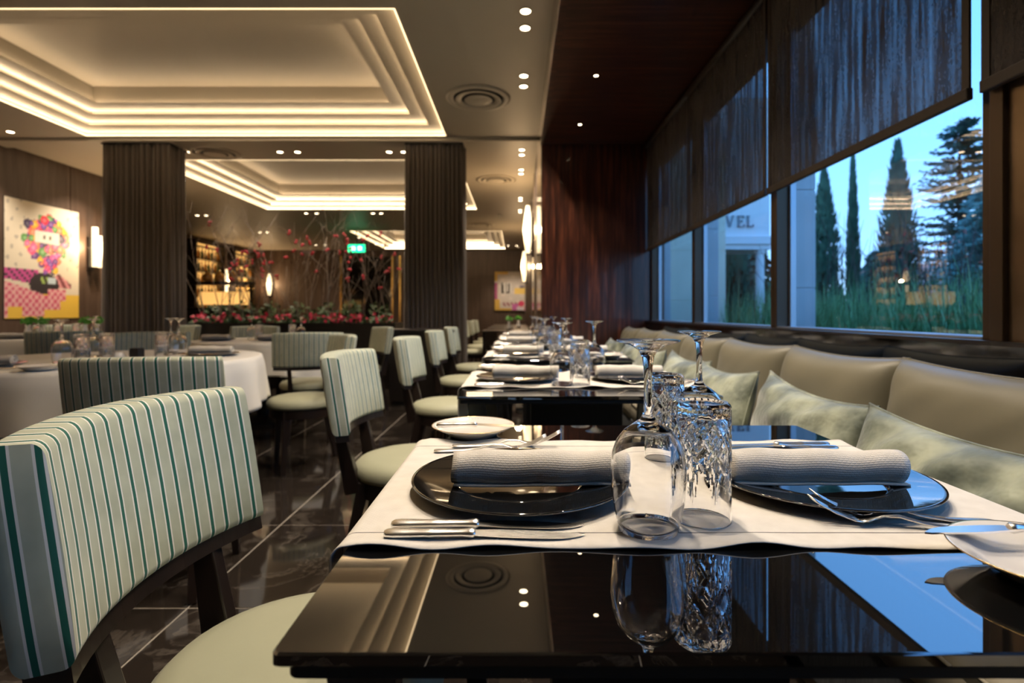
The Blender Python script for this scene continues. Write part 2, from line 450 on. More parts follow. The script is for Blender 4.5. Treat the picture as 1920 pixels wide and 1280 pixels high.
def ring(b, x0, x1, y0, y1, ins, z0, z1):
    b.box(x0, x0 + ins, y0, y1, z0, z1); b.box(x1 - ins, x1, y0, y1, z0, z1)
    b.box(x0 + ins, x1 - ins, y0, y0 + ins, z0, z1); b.box(x0 + ins, x1 - ins, y1 - ins, y1, z0, z1)
def coffer(x0, x1, y0, y1, idx):
    root = empty('ceiling_coffer', (0, 0, ZC)); struct(root)
    IN, ST, PK = 0.185, 0.062, 0.07
    for s_ in range(4):
        a_ = IN * s_; zb = ST * s_
        X0, X1, Y0, Y1 = x0 + a_, x1 - a_, y0 + a_, y1 - a_
        zt = zb + (ST if s_ < 3 else 0.24)
        pk = PK if s_ < 3 else 0.12
        # pocket back wall
        b = MB()
        b.box(X0 - pk - 0.01, X0 - pk, Y0 - pk, Y1 + pk, zb + 0.004, zt); b.box(X1 + pk, X1 + pk + 0.01, Y0 - pk, Y1 + pk, zb + 0.004, zt)
        b.box(X0 - pk, X1 + pk, Y0 - pk - 0.01, Y0 - pk, zb + 0.004, zt); b.box(X0 - pk, X1 + pk, Y1 + pk, Y1 + pk + 0.01, zb + 0.004, zt)
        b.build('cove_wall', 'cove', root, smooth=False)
        # the step above, its edge set back over the pocket
        b = MB()
        if s_ < 3: ring(b, X0 - pk, X1 + pk, Y0 - pk, Y1 + pk, pk + IN, zt, zt + 0.012)
        else: b.box(X0 - pk, X1 + pk, Y0 - pk, Y1 + pk, zt, zt + 0.012)
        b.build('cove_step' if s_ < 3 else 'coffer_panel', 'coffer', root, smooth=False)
        # lamps lying in the pocket behind the lip
        zl = zb + 0.016
        b = MB(); lw = 0.014
        q = pk - 0.012
        b.box(X0 - q, X0 - q + lw, Y0 - q, Y1 + q, zl, zl + 0.010); b.box(X1 + q - lw, X1 + q, Y0 - q, Y1 + q, zl, zl + 0.010)
        b.box(X0 - q + lw, X1 + q - lw, Y0 - q, Y0 - q + lw, zl, zl + 0.010); b.box(X0 - q + lw, X1 + q - lw, Y1 + q - lw, Y1 + q, zl, zl + 0.010)
        b.build('light_strip', 'led', root, smooth=False)
    b = MB(); ring(b, x0, x1, y0, y1, 0.010, -0.002, 0.010)
    b.build('edge_light', 'led_line', root, smooth=False)
for i, c in enumerate(COFF): coffer(*c, i)

# soffit over the bench
b = MB(); b.box(XW, 1.50, -3.0, YW, ZS, ZS + 0.03)
soffit = struct(b.build('ceiling_soffit', 'veneer_y', smooth=False))
b = MB(); b.box(XW - 0.012, XW, -3.0, YW, ZS - 0.004, ZC); b.build('soffit_fascia', 'bronze', soffit, smooth=False)
b = MB(); b.box(XW - 0.016, XW + 0.03, -3.0, YW, ZS - 0.010, ZS); b.build('soffit_edge_trim', 'veneer_y', soffit, smooth=False)

# walls
b = MB(); b.box(XW, 1.60, YW, YW + 0.12, 0, ZC + 0.5); wall_end = struct(b.build('wall_end', 'veneer_v', smooth=False))
b = MB(); b.box(XW, XW + 0.1, YW + 0.12, YF, 0, ZC + 0.1); wp = struct(b.build('wall_passage', 'panel_wood', smooth=False))
b = MB(); b.box(XW - 0.006, XW, YW + 0.05, 7.1, 0.75, ZC); b.build('mirror_panel', 'bronze', wp, smooth=False)
b = MB(); b.box(XW - 0.006, XW, 8.4, 9.4, 0.75, ZC); b.build('mirror_panel', 'bronze', wp, smooth=False)
b = MB(); b.box(-9.3, XW, YF, YF + 0.1, 0, ZC + 0.1); wall_far = struct(b.build('wall_far', 'panel_wood', smooth=False))
for (x0, x1) in ((-9.2, -7.9), (-7.88, -6.6), (-4.1, -2.9), (-2.88, -1.34), (-1.30, -0.02)):
    b = MB(); b.box(x0, x1, YF - 0.02, YF, 0.08, ZC); b.build('wall_panel', 'panel_wood', wall_far, smooth=False, bevel=0.003, seg=1)
b = MB(); b.box(-9.3, -9.2, 9.2, YF, 0, ZC + 0.1); wall_bar = struct(b.build('wall_bar', 'panel_wood', smooth=False))
b = MB(); b.box(-6.8, -6.7, -3.0, 9.3, 0, ZC + 0.1); wall_left = struct(b.build('wall_left', 'panel_wood', smooth=False))
y = -3.0
while y < 9.2:
    b = MB(); b.box(-6.70, -6.685, y + 0.004, min(y + 1.21, 9.29), 0.10, ZC); b.build('wall_panel', 'panel_wood', wall_left, smooth=False, bevel=0.003, seg=1); y += 1.22
b = MB(); b.box(-6.685, -6.67, -3.0, 9.29, 0, 0.10); struct(b.build('baseboard_left', 'black_wood', smooth=False))
b = MB(); b.box(-9.3, -6.8, 9.2, 9.3, 0, ZC + 0.1); struct(b.build('wall_return', 'panel_wood', smooth=False))
b = MB(); b.box(-6.8, 1.6, -3.1, -3.0, 0, ZC + 0.5); struct(b.build('wall_back', 'panel_wood', smooth=False))

# window wall: dark gloss panel below, lintel above, mullions between
XG = 1.50
b = MB(); b.box(1.40, 1.62, -3.0, YW, 0, 0.905); wr = struct(b.build('wall_right', 'black_gloss', smooth=False))
b = MB(); b.box(1.44, 1.62, -3.0, YW, 2.62, ZC + 0.5); b.build('lintel', 'veneer_y', wr, smooth=False)
b = MB(); b.box(1.40, 1.62, -3.0, -0.95, 0.905, 2.62); b.build('wall_panel', 'panel_wood', wr, smooth=False)
b = MB(); b.box(1.385, 1.47, -3.0, YW, 0.905, 0.918); struct(b.build('trim_1', 'black_wood', smooth=False))
WY = [(4.40, 5.78), (3.02, 4.40), (1.63, 3.02), (-0.95, 0.93)]
for n_, (y0, y1) in enumerate(WY):
    root = struct(empty('window_%d' % (n_ + 1), (XG, (y0 + y1) / 2, 0.905)))
    h = (y1 - y0) / 2
    m0 = 0.035
    for s_ in (-1, 1):
        b = MB(); ya, yb = sorted((s_ * h, s_ * (h - m0)))
        b.box(-0.05, 0.05, ya, yb, 0, 1.72); b.build('frame_side', 'frame', root, smooth=False, bevel=0.003, seg=1)
        ya, yb = sorted((s_ * (h - m0), s_ * (h - m0 - 0.02)))
        b = MB(); b.box(0.02, 0.05, ya, yb, 0.02, 1.70); b.build('frame_edge', 'alu', root, smooth=False)
    b = MB(); b.box(-0.05, 0.06, -h + m0, h - m0, 0, 0.022); b.build('sill', 'alu', root, smooth=False, bevel=0.003, seg=1)
    b = MB(); b.box(-0.05, 0.05, -h + m0, h - m0, 1.68, 1.72); b.build('frame_top', 'frame', root, smooth=False)
    b = MB(); b.add([(0.03, -h + m0, 0.022), (0.03, h - m0, 0.022), (0.03, h - m0, 1.68), (0.03, -h + m0, 1.68)], [(0, 1, 2, 3)])
    b.build('pane', 'pane', root, smooth=False)
b = MB(); b.box(1.43, 1.60, 0.93, 1.60, 0.905, 2.62); pil = struct(b.build('trim_2', 'bronze_dull', smooth=False, bevel=0.004))
b = MB(); b.box(1.415, 1.43, 1.555, 1.60, 0.905, 2.62); b.build('pilaster_edge', 'frame', pil, smooth=False, bevel=0.002)

# roller blinds
BL = [(4.39, 5.76, 'farthest roller blind beside the dark veneered end wall'), (3.01, 4.375, 'second roller blind from the veneered end wall, over the lettered facade'),
      (1.655, 2.985, 'large roller blind glowing blue over the widest window view'), (-0.30, 1.60, 'roller blind hanging over the bronze pilaster at the right edge')]
for n_, (y0, y1, lab) in enumerate(BL):
    zb = 1.685 if n_ < 3 else 1.68
    xb = 1.405 if n_ < 3 else 1.395
    root = empty('roller_blind', (xb, (y0 + y1) / 2, zb)); h = (y1 - y0) / 2
    tag(root, lab, 'blind', 'roller blinds along the window wall')
    b = MB(); b.box(-0.0008, 0.0008, -h, h, 0.012, 2.80 - zb); fab = b.build('fabric', 'blind', root, smooth=False)
    b = MB(); b.box(-0.011, 0.011, -h, h, -0.022, 0.016); b.build('hem_bar', 'blind_bar', root, smooth=False, bevel=0.004)
    for s_ in (-1, 1):
        b = MB(); ya, yb = sorted((s_ * h, s_ * (h - 0.028))); b.box(-0.004, 0.004, ya, yb, 0.012, 2.80 - zb); b.build('side_hem', 'blind_bar', fab, smooth=False)
    b = MB(); b.tube([(0, -h, 2.80 - zb), (0, h, 2.80 - zb)], 0.028, 14); b.build('roller_tube', 'blind_bar', root)

# ------------------------------------------------------------------ ceiling lamps and vents
def spot(parent, power, size, color=SPOTC, rad=0.03, blend=0.6, z=-0.012):
    l = bpy.data.lights.new('bulb', 'SPOT'); l.energy = power; l.color = color; l.spot_size = R(size); l.spot_blend = blend; l.shadow_soft_size = rad
    l.cycles.is_caustics_light = True
    o = bpy.data.objects.new('bulb', l); COL.objects.link(o); o.parent = parent; o.location = (0, 0, z)
    return o
dl = empty('recessed_downlight')
b = MB(); b.lathe([(0.036, 0.0), (0.047, 0.0), (0.049, -0.004), (0.046, -0.006), (0.037, -0.004)], 24, close=True); tr_ = b.build('trim_ring', 'white_ring', dl)
b = MB(); b.lathe([(0.0, -0.001), (0.036, -0.001), (0.036, -0.003), (0.0, -0.003)], 24); b.build('lens', 'lamp', tr_)
DL = Proto(dl)
sl = empty('soffit_downlight')
b = MB(); b.lathe([(0.016, 0.0), (0.024, 0.0), (0.025, -0.004), (0.017, -0.003)], 20, close=True); tr_ = b.build('trim_ring', 'frame', sl)
b = MB(); b.lathe([(0.0, -0.001), (0.016, -0.001), (0.016, -0.0025), (0.0, -0.0025)], 20); b.build('lens', 'lamp', tr_)
SL = Proto(sl)
def orig(n): return ['first', 'second', 'third', 'fourth', 'fifth', 'sixth', 'seventh', 'eighth', 'ninth', 'tenth', 'eleventh', 'twelfth'][n]
PAIRS = [0.80, 1.85, 2.93, 4.00, 5.06, 7.3, 8.3, 10.3, 11.5]
for i, y in enumerate(PAIRS):
    for s_ in (-1, 1):
        o = DL.place((0.06, y + s_ * 0.115, ZC), 0, '%s round downlight of the %s ceiling pair over the table row' % ('nearer' if s_ < 0 else 'farther', orig(i)), 'downlight', 'paired ceiling downlights over the table row')
        spot(o, SPOT_W * (1.0 if i < 5 else 0.8), 105)
for i, y in enumerate([-0.1, 0.93, 2.0, 3.06, 4.13, 5.2]):
    o = SL.place((0.61, y, ZS), 0, '%s small pin downlight from the camera in the dark veneered soffit' % orig(i), 'downlight', 'pin lights in the soffit')
    spot(o, SPOT_W * 0.38, 95, (1.0, 0.86, 0.68), 0.015)
OTH = [(-4.7, 7.28), (-4.46, 7.28), (-3.24, 7.28), (-3.0, 7.28), (-1.75, 7.28), (-1.55, 7.28), (-6.15, 6.47), (-6.1, 8.05), (-5.95, 8.2),
       (-4.65, 11.75), (-4.42, 11.75), (-3.18, 11.75), (-3.0, 11.75), (-7.2, 12.0), (-7.0, 12.0), (-7.0, 14.5), (-6.8, 14.5), (-6.5, 17.2), (-6.2, 17.2), (-4.6, 15.5), (-4.5, 17.0), (-4.3, 17.0), (-6.15, 3.6), (-6.15, 1.0)]
OTHL = ['left light of the first downlight pair behind the wide curtain', 'right light of the first downlight pair behind the wide curtain', 'left light of the middle downlight pair before the second coffer', 'right light of the middle downlight pair before the second coffer', 'left light of the downlight pair touching the narrow curtain', 'right light of the downlight pair touching the narrow curtain',
        'single downlight above the flower picture near the left edge', 'nearer downlight by the ceiling sensor near the picture wall', 'farther downlight by the ceiling sensor near the picture wall', 'left light of the pair behind the second coffer, left side', 'right light of the pair behind the second coffer, left side', 'left light of the pair behind the second coffer, right side', 'right light of the pair behind the second coffer, right side',
        'left light of the downlight pair nearest the bar shelves', 'right light of the downlight pair nearest the bar shelves', 'left light of the second downlight pair along the bar', 'right light of the second downlight pair along the bar', 'left light of the last downlight pair along the bar', 'right light of the last downlight pair along the bar', 'single small downlight near the green exit sign', 'left light of the pair over the dark brass-edged doors', 'right light of the pair over the dark brass-edged doors',
        'downlight over the left wall beside the first coffer', 'downlight over the left wall beside the camera', 'left downlight added to brighten the far collage picture', 'right downlight added to brighten the far collage picture']
OTH += [(-0.30, 17.4), (-0.02, 17.4)]  # two lamps added only to brighten the collage, no known fittings
for i, (x, y) in enumerate(OTH):
    o = DL.place((x, y, ZC), 0, OTHL[i], 'downlight', 'downlights of the rear and left ceiling')
    if i in (0, 2, 4, 6, 7, 9, 11, 13, 15, 17, 19, 22, 23, 24, 25): spot(o, SPOT_W * (4.0 if i in (6, 7) else 1.6 if i > 23 else 0.9), 110)
vt = empty('air_diffuser')
b = MB(); b.lathe([(0.30, -0.001), (0.325, -0.001), (0.33, -0.006), (0.30, -0.014), (0.26, -0.016), (0.255, -0.006)], 40, close=True); b.build('outer_ring', 'ceiling', vt)
b = MB(); b.lathe([(0.25, -0.002), (0.25, -0.004), (0.0, -0.004), (0.0, -0.002)], 40); b.build('dark_gap', 'black', vt)
for (r0, r1) in ((0.17, 0.235), (0.0, 0.145)):
    b = MB(); b.lathe([(r0, -0.010), (r1 - 0.01, -0.012), (r1, -0.024), (r1 - 0.008, -0.026), (r0, -0.016)], 40, close=r0 > 0); b.build('cone', 'ceiling', vt)
VT = Proto(vt)
for (x, y, lab) in ((-0.40, 5.46, 'round ceiling air diffuser nearest the camera beside the first glowing coffer'), (-0.35, 8.8, 'round ceiling air diffuser in the passage beyond the curtain'), (-4.15, 7.32, 'round ceiling air diffuser above the branches behind the curtains'), (-0.9, 13.2, 'farthest round ceiling air diffuser near the small coffer')):
    VT.place((x, y, ZC), 0, lab, 'air vent', 'round ceiling diffusers')
for (x, y, lab) in ((-0.38, 11.9, 'small white ceiling sensor in the passage'), (-6.35, 8.3, 'small white ceiling sensor near the picture wall'), (0.05, 17.5, 'tiny ceiling sensor by the far wall')):
    b = MB(); o = empty('ceiling_sensor', (x, y, ZC)); b.lathe([(0.0, -0.02), (0.05, -0.02), (0.05, -0.001), (0.0, -0.001)], 16); b.build('base', 'porcelain', o, auto=40); b = MB(); b.lathe([(0.0, -0.07), (0.03, -0.06), (0.035, -0.02), (0.0, -0.02)], 16); b.build('dome', 'porcelain', o); tag(o, lab, 'sensor', 'ceiling sensors')

# ================================================================== CURTAINS
def curtain(x0, x1, y0, y1, lab, seed):
    rr = random.Random(seed)
    root = empty('curtain', ((x0 + x1) / 2, y0, 0)); tag(root, lab, 'curtain', 'floor length brown curtains')
    cx_ = (x0 + x1) / 2; W = (x1 - x0) / 2; Dp = y1 - y0
    path = []
    def seg(p, q, nrm, n):
        for k_ in range(n): path.append((p[0] + (q[0] - p[0]) * k_ / n, p[1] + (q[1] - p[1]) * k_ / n, nrm))
    seg((-W, Dp), (-W, 0), (-1, 0), 40); seg((-W, 0), (W, 0), (0, -1), 110); seg((W, 0), (W, Dp), (1, 0), 40)
    L = len(path); b = MB(); nz = 10
    ph = [rr.uniform(-0.7, 0.7) for _ in range(L // 6 + 3)]
    def fn(u, v):
        i = min(int(round(u * (L - 1))), L - 1); x, y, nr = path[i]
        p = ph[i // 6] * (1 - (i % 6) / 6) + ph[i // 6 + 1] * (i % 6) / 6
        a_ = 0.030 * math.sin(i * 0.72 + p * 1.3) * (0.8 + 0.3 * p) + 0.012 * math.sin(i * 0.19 + p)
        fl = 1 + 0.06 * (1 - v) ** 1.5
        return ((x + nr[0] * a_) * fl, y + nr[1] * a_, v * (ZC - 0.04) + 0.01)
    b.grid(L, nz, fn); b.build('drape', 'curtain', root, solid=0.004)
    b = MB(); b.box(-W - 0.02, W + 0.02, -0.03, Dp, ZC - 0.05, ZC - 0.036); b.build('track', 'black', root, smooth=False)
curtain(-5.27, -4.44, 6.80, 7.15, 'wide gathered brown curtain beside the flower picture', 3)
curtain(-1.41, -0.71, 6.80, 7.15, 'gathered brown curtain between the planter and the passage', 5)

# ================================================================== PICTURES
def picture(name, W, H, fn, loc, rz, lab, nx, ny):
    root = empty(name, loc, rz); tag(root, lab, 'picture')
    b = MB(); b.box(-W / 2 - 0.01, W / 2 + 0.01, 0.0, 0.045, -0.01, H + 0.01); b.build('frame', 'black_wood', root, smooth=False, bevel=0.004, seg=1)
    b = MB(); b.grid(nx, ny, lambda u, v: ((u - 0.5) * W, -0.003, v * H))
    me = b.mesh('canvas', 'black', False)
    ca = me.color_attributes.new('paint', 'FLOAT_COLOR', 'POINT')
    for i in range(nx):
        for j in range(ny):
            c = fn(i / (nx - 1), j / (ny - 1)); ca.data[i * ny + j].color = (*c, 1)
    mm = mat('paint_' + name, (0.5, 0.5, 0.5), 0.5); t = NT(mm)
    at = t.n('ShaderNodeVertexColor'); at.layer_name = 'paint'; t.l(at.outputs[0], t.b.inputs['Base Color'])
    me.materials.clear(); me.materials.append(mm)
    o = bpy.data.objects.new('canvas', me); COL.objects.link(o); o.parent = root
    return root
rp = random.Random(21)
PAL = [(0.75, 0.03, 0.06), (0.80, 0.07, 0.20), (0.85, 0.12, 0.30), (0.12, 0.03, 0.22), (0.20, 0.06, 0.35), (0.85, 0.45, 0.02), (0.70, 0.10, 0.40), (0.10, 0.30, 0.08), (0.80, 0.20, 0.10), (0.03, 0.02, 0.08)]
blobs = []
for k in range(150):
    a_ = rp.uniform(0, 2 * PI); q = math.sqrt(rp.random())
    blobs.append((0.53 + 0.29 * q * math.cos(a_) * (1.0), 0.69 + 0.215 * q * math.sin(a_), rp.uniform(0.025, 0.06), rp.choice(PAL)))
for k in range(26): blobs.append((rp.uniform(0.45, 0.68), rp.uniform(0.40, 0.52), rp.uniform(0.02, 0.04), rp.choice(PAL)))
def flower_paint(u, v):
    c = (0.72, 0.64, 0.50)
    n = math.sin(u * 37 + v * 13) * math.sin(v * 41 - u * 9)
    if n > 0.75 and v > 0.42 and (u < 0.25 or u > 0.82): c = (0.45, 0.40, 0.33)
    if v < 0.42 and u < 0.42 and v > 0.33 - 0.1 * u: c = (0.55, 0.07, 0.28) if (int(u * 31) + int(v * 43)) % 3 else (0.05, 0.03, 0.05)
    if 0.62 < u < 0.88 and 0.27 < v < 0.40 - abs(u - 0.70) * 0.5: c = (0.70, 0.30, 0.32) if math.sin(u * 60 + v * 50) > 0 else (0.20, 0.05, 0.06)
    if (0.30 < u < 0.70 and 0.20 < v < 0.40 and (u - 0.5) ** 2 / 0.04 + (v - 0.29) ** 2 / 0.012 < 1): c = (0.025, 0.02, 0.025)
    if v < 0.215: c = (0.80, 0.52, 0.07)
    lim = 0.0 if u < 0.04 else 0.10 if u < 0.22 else 0.02 if u < 0.5 else 0.08 if u < 0.72 else 0.16 if u < 0.80 else 1
    top = 0.31 - 0.22 * max(u - 0.02, 0) if u < 0.55 else 0.26
    if lim < v < top: c = (0.78, 0.42, 0.42) if math.sin(u * 75) * math.sin(v * 95) > -0.1 else (0.62, 0.10, 0.18)
    for (bx, by, br_, bc) in blobs:
        d = ((u - bx) ** 2 + ((v - by) * 1.36) ** 2)
        if d < br_ * br_:
            c = bc if d > (br_ * 0.45) ** 2 else tuple(min(1, x * 1.3 + 0.12) for x in bc)
    if 0.37 < u < 0.70 and 0.665 < v < 0.76: c = (0.75, 0.72, 0.64) if not (0.45 < u < 0.62 and 0.69 < v < 0.73 and math.sin(u * 90) > 0.1) else (0.10, 0.09, 0.08)
    if 0.46 < u < 0.56 and 0.30 < v < 0.36 and math.sin(u * 80 + v * 60) > 0: c = (0.35, 0.50, 0.12)
    if 0.55 < u < 0.66 and 0.30 < v < 0.36: c = (0.55, 0.66, 0.70)
    return c
picture('flower_picture', 1.18, 1.60, flower_paint, (-6.68, 7.53, 0.93), R(90), 'large canvas of a balloon of bright flowers over pink and yellow', 64, 88)
def far_paint(u, v):
    c = (0.62, 0.54, 0.46)
    n = math.sin(u * 17 + v * 9) * math.sin(v * 23 - u * 5)
    if n > 0.5: c = (0.70, 0.60, 0.52)
    if v > 0.93 and u < 0.4 or (u < 0.07 and (v > 0.75 or v < 0.28)) or (v < 0.05 and u < 0.5) or (u < 0.14 and v < 0.28): c = (0.68, 0.42, 0.08)
    if u < 0.07 and 0.28 < v < 0.72: c = (0.45, 0.10, 0.22)
    if 0.18 < u < 0.50 and 0.44 < v < 0.72: c = (0.72, 0.66, 0.58)
    if 0.20 < u < 0.29 and 0.44 < v < 0.71 and abs(u - 0.215 - 0.10 * (0.71 - v)) < 0.035: c = (0.07, 0.05, 0.035)
    if 0.33 < u < 0.45 and 0.44 < v < 0.69 and (u > 0.41 or v < 0.48 or u < 0.35): c = (0.07, 0.05, 0.035)
    if 0.20 < u < 0.30 and 0.44 < v < 0.48: c = (0.07, 0.05, 0.035)
    if 0.60 < u < 1.0 and 0.43 < v < 0.57: c = (0.85, 0.58, 0.14)
    if 0.76 < u < 0.90 and 0.57 < v < 0.63: c = (0.16, 0.13, 0.20)
    if 0.25 < u < 0.70 and 0.10 < v < 0.20 and math.sin(u * 50 + v * 40) > -0.3: c = (0.35, 0.12, 0.14)
    if 0.52 < u < 0.72 and v < 0.16: c = (0.60, 0.14, 0.40)
    if (u - 0.80) ** 2 + ((v - 0.17) * 1.17) ** 2 < 0.008: c = (0.72, 0.06, 0.14)
    if u > 0.90 and v < 0.12: c = (0.65, 0.14, 0.22)
    if 0.66 < u < 0.88 and v < 0.08: c = (0.72, 0.62, 0.66)
    return c
picture('collage_picture', 1.15, 1.34, far_paint, (-0.21, YF - 0.07, 1.10), 0, 'pale collage picture with yellow and pink patches on the far wall', 44, 52)

# ================================================================== SCONCES
def sconce(loc, rz, lab, hs=0.62, power=14, two=False, r=0.055):
    root = empty('wall_sconce', loc, rz); tag(root, lab, 'sconce', 'glowing wall sconces')
    b = MB(); b.box(-0.03, 0.0, -0.05, 0.05, -0.06, hs * 0.75); b.build('back_plate', 'black_wood', root, smooth=False, bevel=0.004)
    for q, (dy, hh) in enumerate(((0, hs), (-0.085, hs * 0.8)) if two else ((0, hs),)):
        if two: prof = [(0.0, 0.0), (0.04, 0.0), (0.043, hh * 0.5), (0.04, hh), (0.0, hh)]
        else: prof = [(0.0, 0.0), (r * 0.45, 0.005), (r * 0.8, hh * 0.25), (r, hh * 0.5), (r * 0.8, hh * 0.75), (r * 0.4, hh), (0.0, hh)]
        b = MB(); b.lathe(prof, 16, (-0.09, dy, 0)); b.build('glass_shade', 'sconce', root)
    b = MB(); b.box(-0.11, 0, -0.03, 0.03, -0.02, 0.0); b.build('bracket', 'black', root, smooth=False)
    l = bpy.data.lights.new('bulb', 'POINT'); l.energy = power; l.color = (1, 0.66, 0.34); l.shadow_soft_size = 0.05
    o = bpy.data.objects.new('bulb', l); COL.objects.link(o); o.parent = root; o.location = (-0.24, 0, hs * 0.5)
sconce((XW - 0.006, 8.75, 1.98), 0, 'tall spindle wall sconce on the passage wall nearest the veneer', 0.78, r=0.075)
sconce((XW - 0.006, 13.6, 1.80), 0, 'spindle wall sconce farther down the passage wall by the collage', 0.78, r=0.075)
sconce((-6.685, 8.33, 1.72), PI, 'twin tube glass wall sconce beside the flower picture', 0.62, two=True)
sconce((-9.2, 16.7, 1.62), PI, 'glowing wall sconce between the two lit bottle shelves', 0.75, r=0.09)
sconce((-8.6, YF - 0.02, 1.62), R(90), 'glowing wall sconce right of the lit bottle shelves', 0.75, r=0.09)

# ================================================================== BAR
bottle_protos = []
def bottle(cols, prof):
    root = empty('bottle')
    b = MB(); b.lathe(prof, 10); b.build('body', cols[0], root)
    h = prof[-1][1]; b = MB(); b.lathe([(0.0, h), (0.016, h), (0.016, h + 0.03), (0.0, h + 0.03)], 8); b.build('cap', cols[1], root)
    return Proto(root)
M['amber_glass'] = mat('amber_glass', (0.55, 0.25, 0.05), 0.08, coat=0.5)
M['clear_bottle'] = mat('pale_bottle', (0.75, 0.62, 0.42), 0.08, coat=0.5)
M['green_glass'] = mat('green_bottle', (0.04, 0.09, 0.03), 0.08, coat=0.5)
P1 = [(0.0, 0.0), (0.04, 0.0), (0.04, 0.18), (0.014, 0.24), (0.014, 0.29)]
P2 = [(0.0, 0.0), (0.05, 0.0), (0.055, 0.10), (0.02, 0.17), (0.016, 0.24)]
bottle_protos = [bottle(('amber_glass', 'black'), P1), bottle(('clear_bottle', 'brass'), P2), bottle(('green_glass', 'brass'), P1)]
for q, (y0, y1) in enumerate(((14.9, 16.25), (16.95, 18.15))):
    root = empty('lit_bottle_shelf', (-9.19, (y0 + y1) / 2, 0)); h = (y1 - y0) / 2
    tag(root, ['amber lit shelf of bottles left of the sconce on the bar wall', 'narrower amber lit shelf of bottles right of the bar sconce'][q], 'shelf', 'lit bottle shelves')
    b = MB(); b.box(0.0, 0.02, -h, h, 1.1, 3.02); b.build('light_panel', 'amber', root, smooth=False)
    for s_ in (-1, 1):
        b = MB(); ya, yb = sorted((s_ * h, s_ * (h + 0.06))); b.box(0, 0.25, ya, yb, 1.0, 3.08); b.build('side', 'black_wood', root, smooth=False)
    for n_ in range(6):
        z = 1.12 + n_ * 0.36
        b = MB(); b.box(0.02, 0.24, -h, h, z - 0.025, z); b.build('shelf_board', 'brass' if n_ < 3 else 'black_wood', root, smooth=False)
        if n_ == 5: continue
        for k in range(8):
            yy = -h + 0.1 + k * (2 * h - 0.2) / 7
            bottle_protos[(k * 2 + n_ + q) % 3].place((-9.19 + 0.13, (y0 + y1) / 2 + yy, z), 0, '%s bottle from the left on the %s row of the %s lit bar shelf' % (orig(k), orig(n_) + ' lowest' if n_ else 'lowest', 'left' if q == 0 else 'right'), 'bottle', 'bottles on the %s lit bar shelf' % ('left' if q == 0 else 'right'))
root = empty('bar_counter', (-7.3, 12.3, 0)); tag(root, 'dark bar counter with amber front panel behind the branches', 'counter')
b = MB(); b.box(-0.9, 0.6, -0.35, 0.35, 0, 1.08); b.build('body', 'black_wood', root, smooth=False)
b = MB(); b.box(-0.95, 0.65, -0.4, 0.4, 1.08, 1.13); b.build('worktop', 'black_gloss', root, smooth=False, bevel=0.005)
b = MB(); b.box(-0.5, 0.3, -0.355, -0.35, 1.2, 1.5)
root2 = empty('back_bar_rack', (-7.65, 13.6, 0)); tag(root2, 'dark bar rack holding three amber globes', 'rack')
b = MB(); b.box(-0.6, 0.9, -0.15, 0.15, 1.72, 1.80); b.build('board', 'black_wood', root2, smooth=False)
for x in (-0.58, 0.86):
    b = MB(); b.bar((x, 0, 0), (x, 0, 1.72), 0.05); b.build('post', 'black_wood', root2, smooth=False)
b = MB(); b.box(-0.5, 0.8, 0.05, 0.08, 1.22, 1.55); b.build('amber_panel', 'amber', root2, smooth=False)
for i, x in enumerate((-0.25, 0.05, 0.4)):
    g = empty('globe_decanter', (-7.65 + x, 13.6, 1.80)); tag(g, '%s amber globe decanter on the bar rack' % ['left', 'middle', 'right'][i], 'decanter', 'amber globes on the bar rack')
    b = MB(); b.lathe([(0.0, 0.0), (0.07, 0.0), (0.12, 0.09), (0.10, 0.19), (0.03, 0.25), (0.0, 0.25)], 16); b.build('globe', 'amber_glass', g)
    b = MB(); b.lathe([(0.0, 0.25), (0.03, 0.25), (0.03, 0.30), (0.0, 0.30)], 12); b.build('stopper', 'brass', g)

# dark doors with brass strips on the far wall, exit sign
root = struct(empty('door_1', (-5.2, YF, 0)))
for s_ in (-1, 1):
    b = MB(); xa, xb = sorted((s_ * 0.01, s_ * 0.83)); b.box(xa, xb, -0.05, 0, 0, 2.95); b.build('door_leaf', 'black_gloss', root, smooth=False, bevel=0.004)
for x in (-0.93, 0.86, 1.12):
    b = MB(); b.box(x - 0.035, x + 0.035, -0.08, -0.02, 0.0, 3.0); b.build('brass_strip', 'brass', root, smooth=False, bevel=0.004)
b = MB(); b.tube([(-0.1, -0.09, 0.9), (-0.1, -0.09, 1.6)], 0.015, 8); b.build('handle', 'brass', root)
root = empty('exit_sign', (-4.22, 14.0, 2.60)); tag(root, 'green glowing exit sign hanging from the rear ceiling', 'sign')
b = MB(); b.box(-0.22, 0.22, -0.02, 0.02, 0, 0.20); b.build('panel', 'exit', root, smooth=False, bevel=0.004)
for x in (-0.08, 0.09):
    b = MB(); b.box(x - 0.05, x + 0.05, -0.024, -0.02, 0.05, 0.15); b.build('pictogram', 'exit_white', root, smooth=False)
b = MB(); b.tube([(0, 0, 0.2), (0, 0, 0.6)], 0.008, 8); b.build('rod', 'black', root)

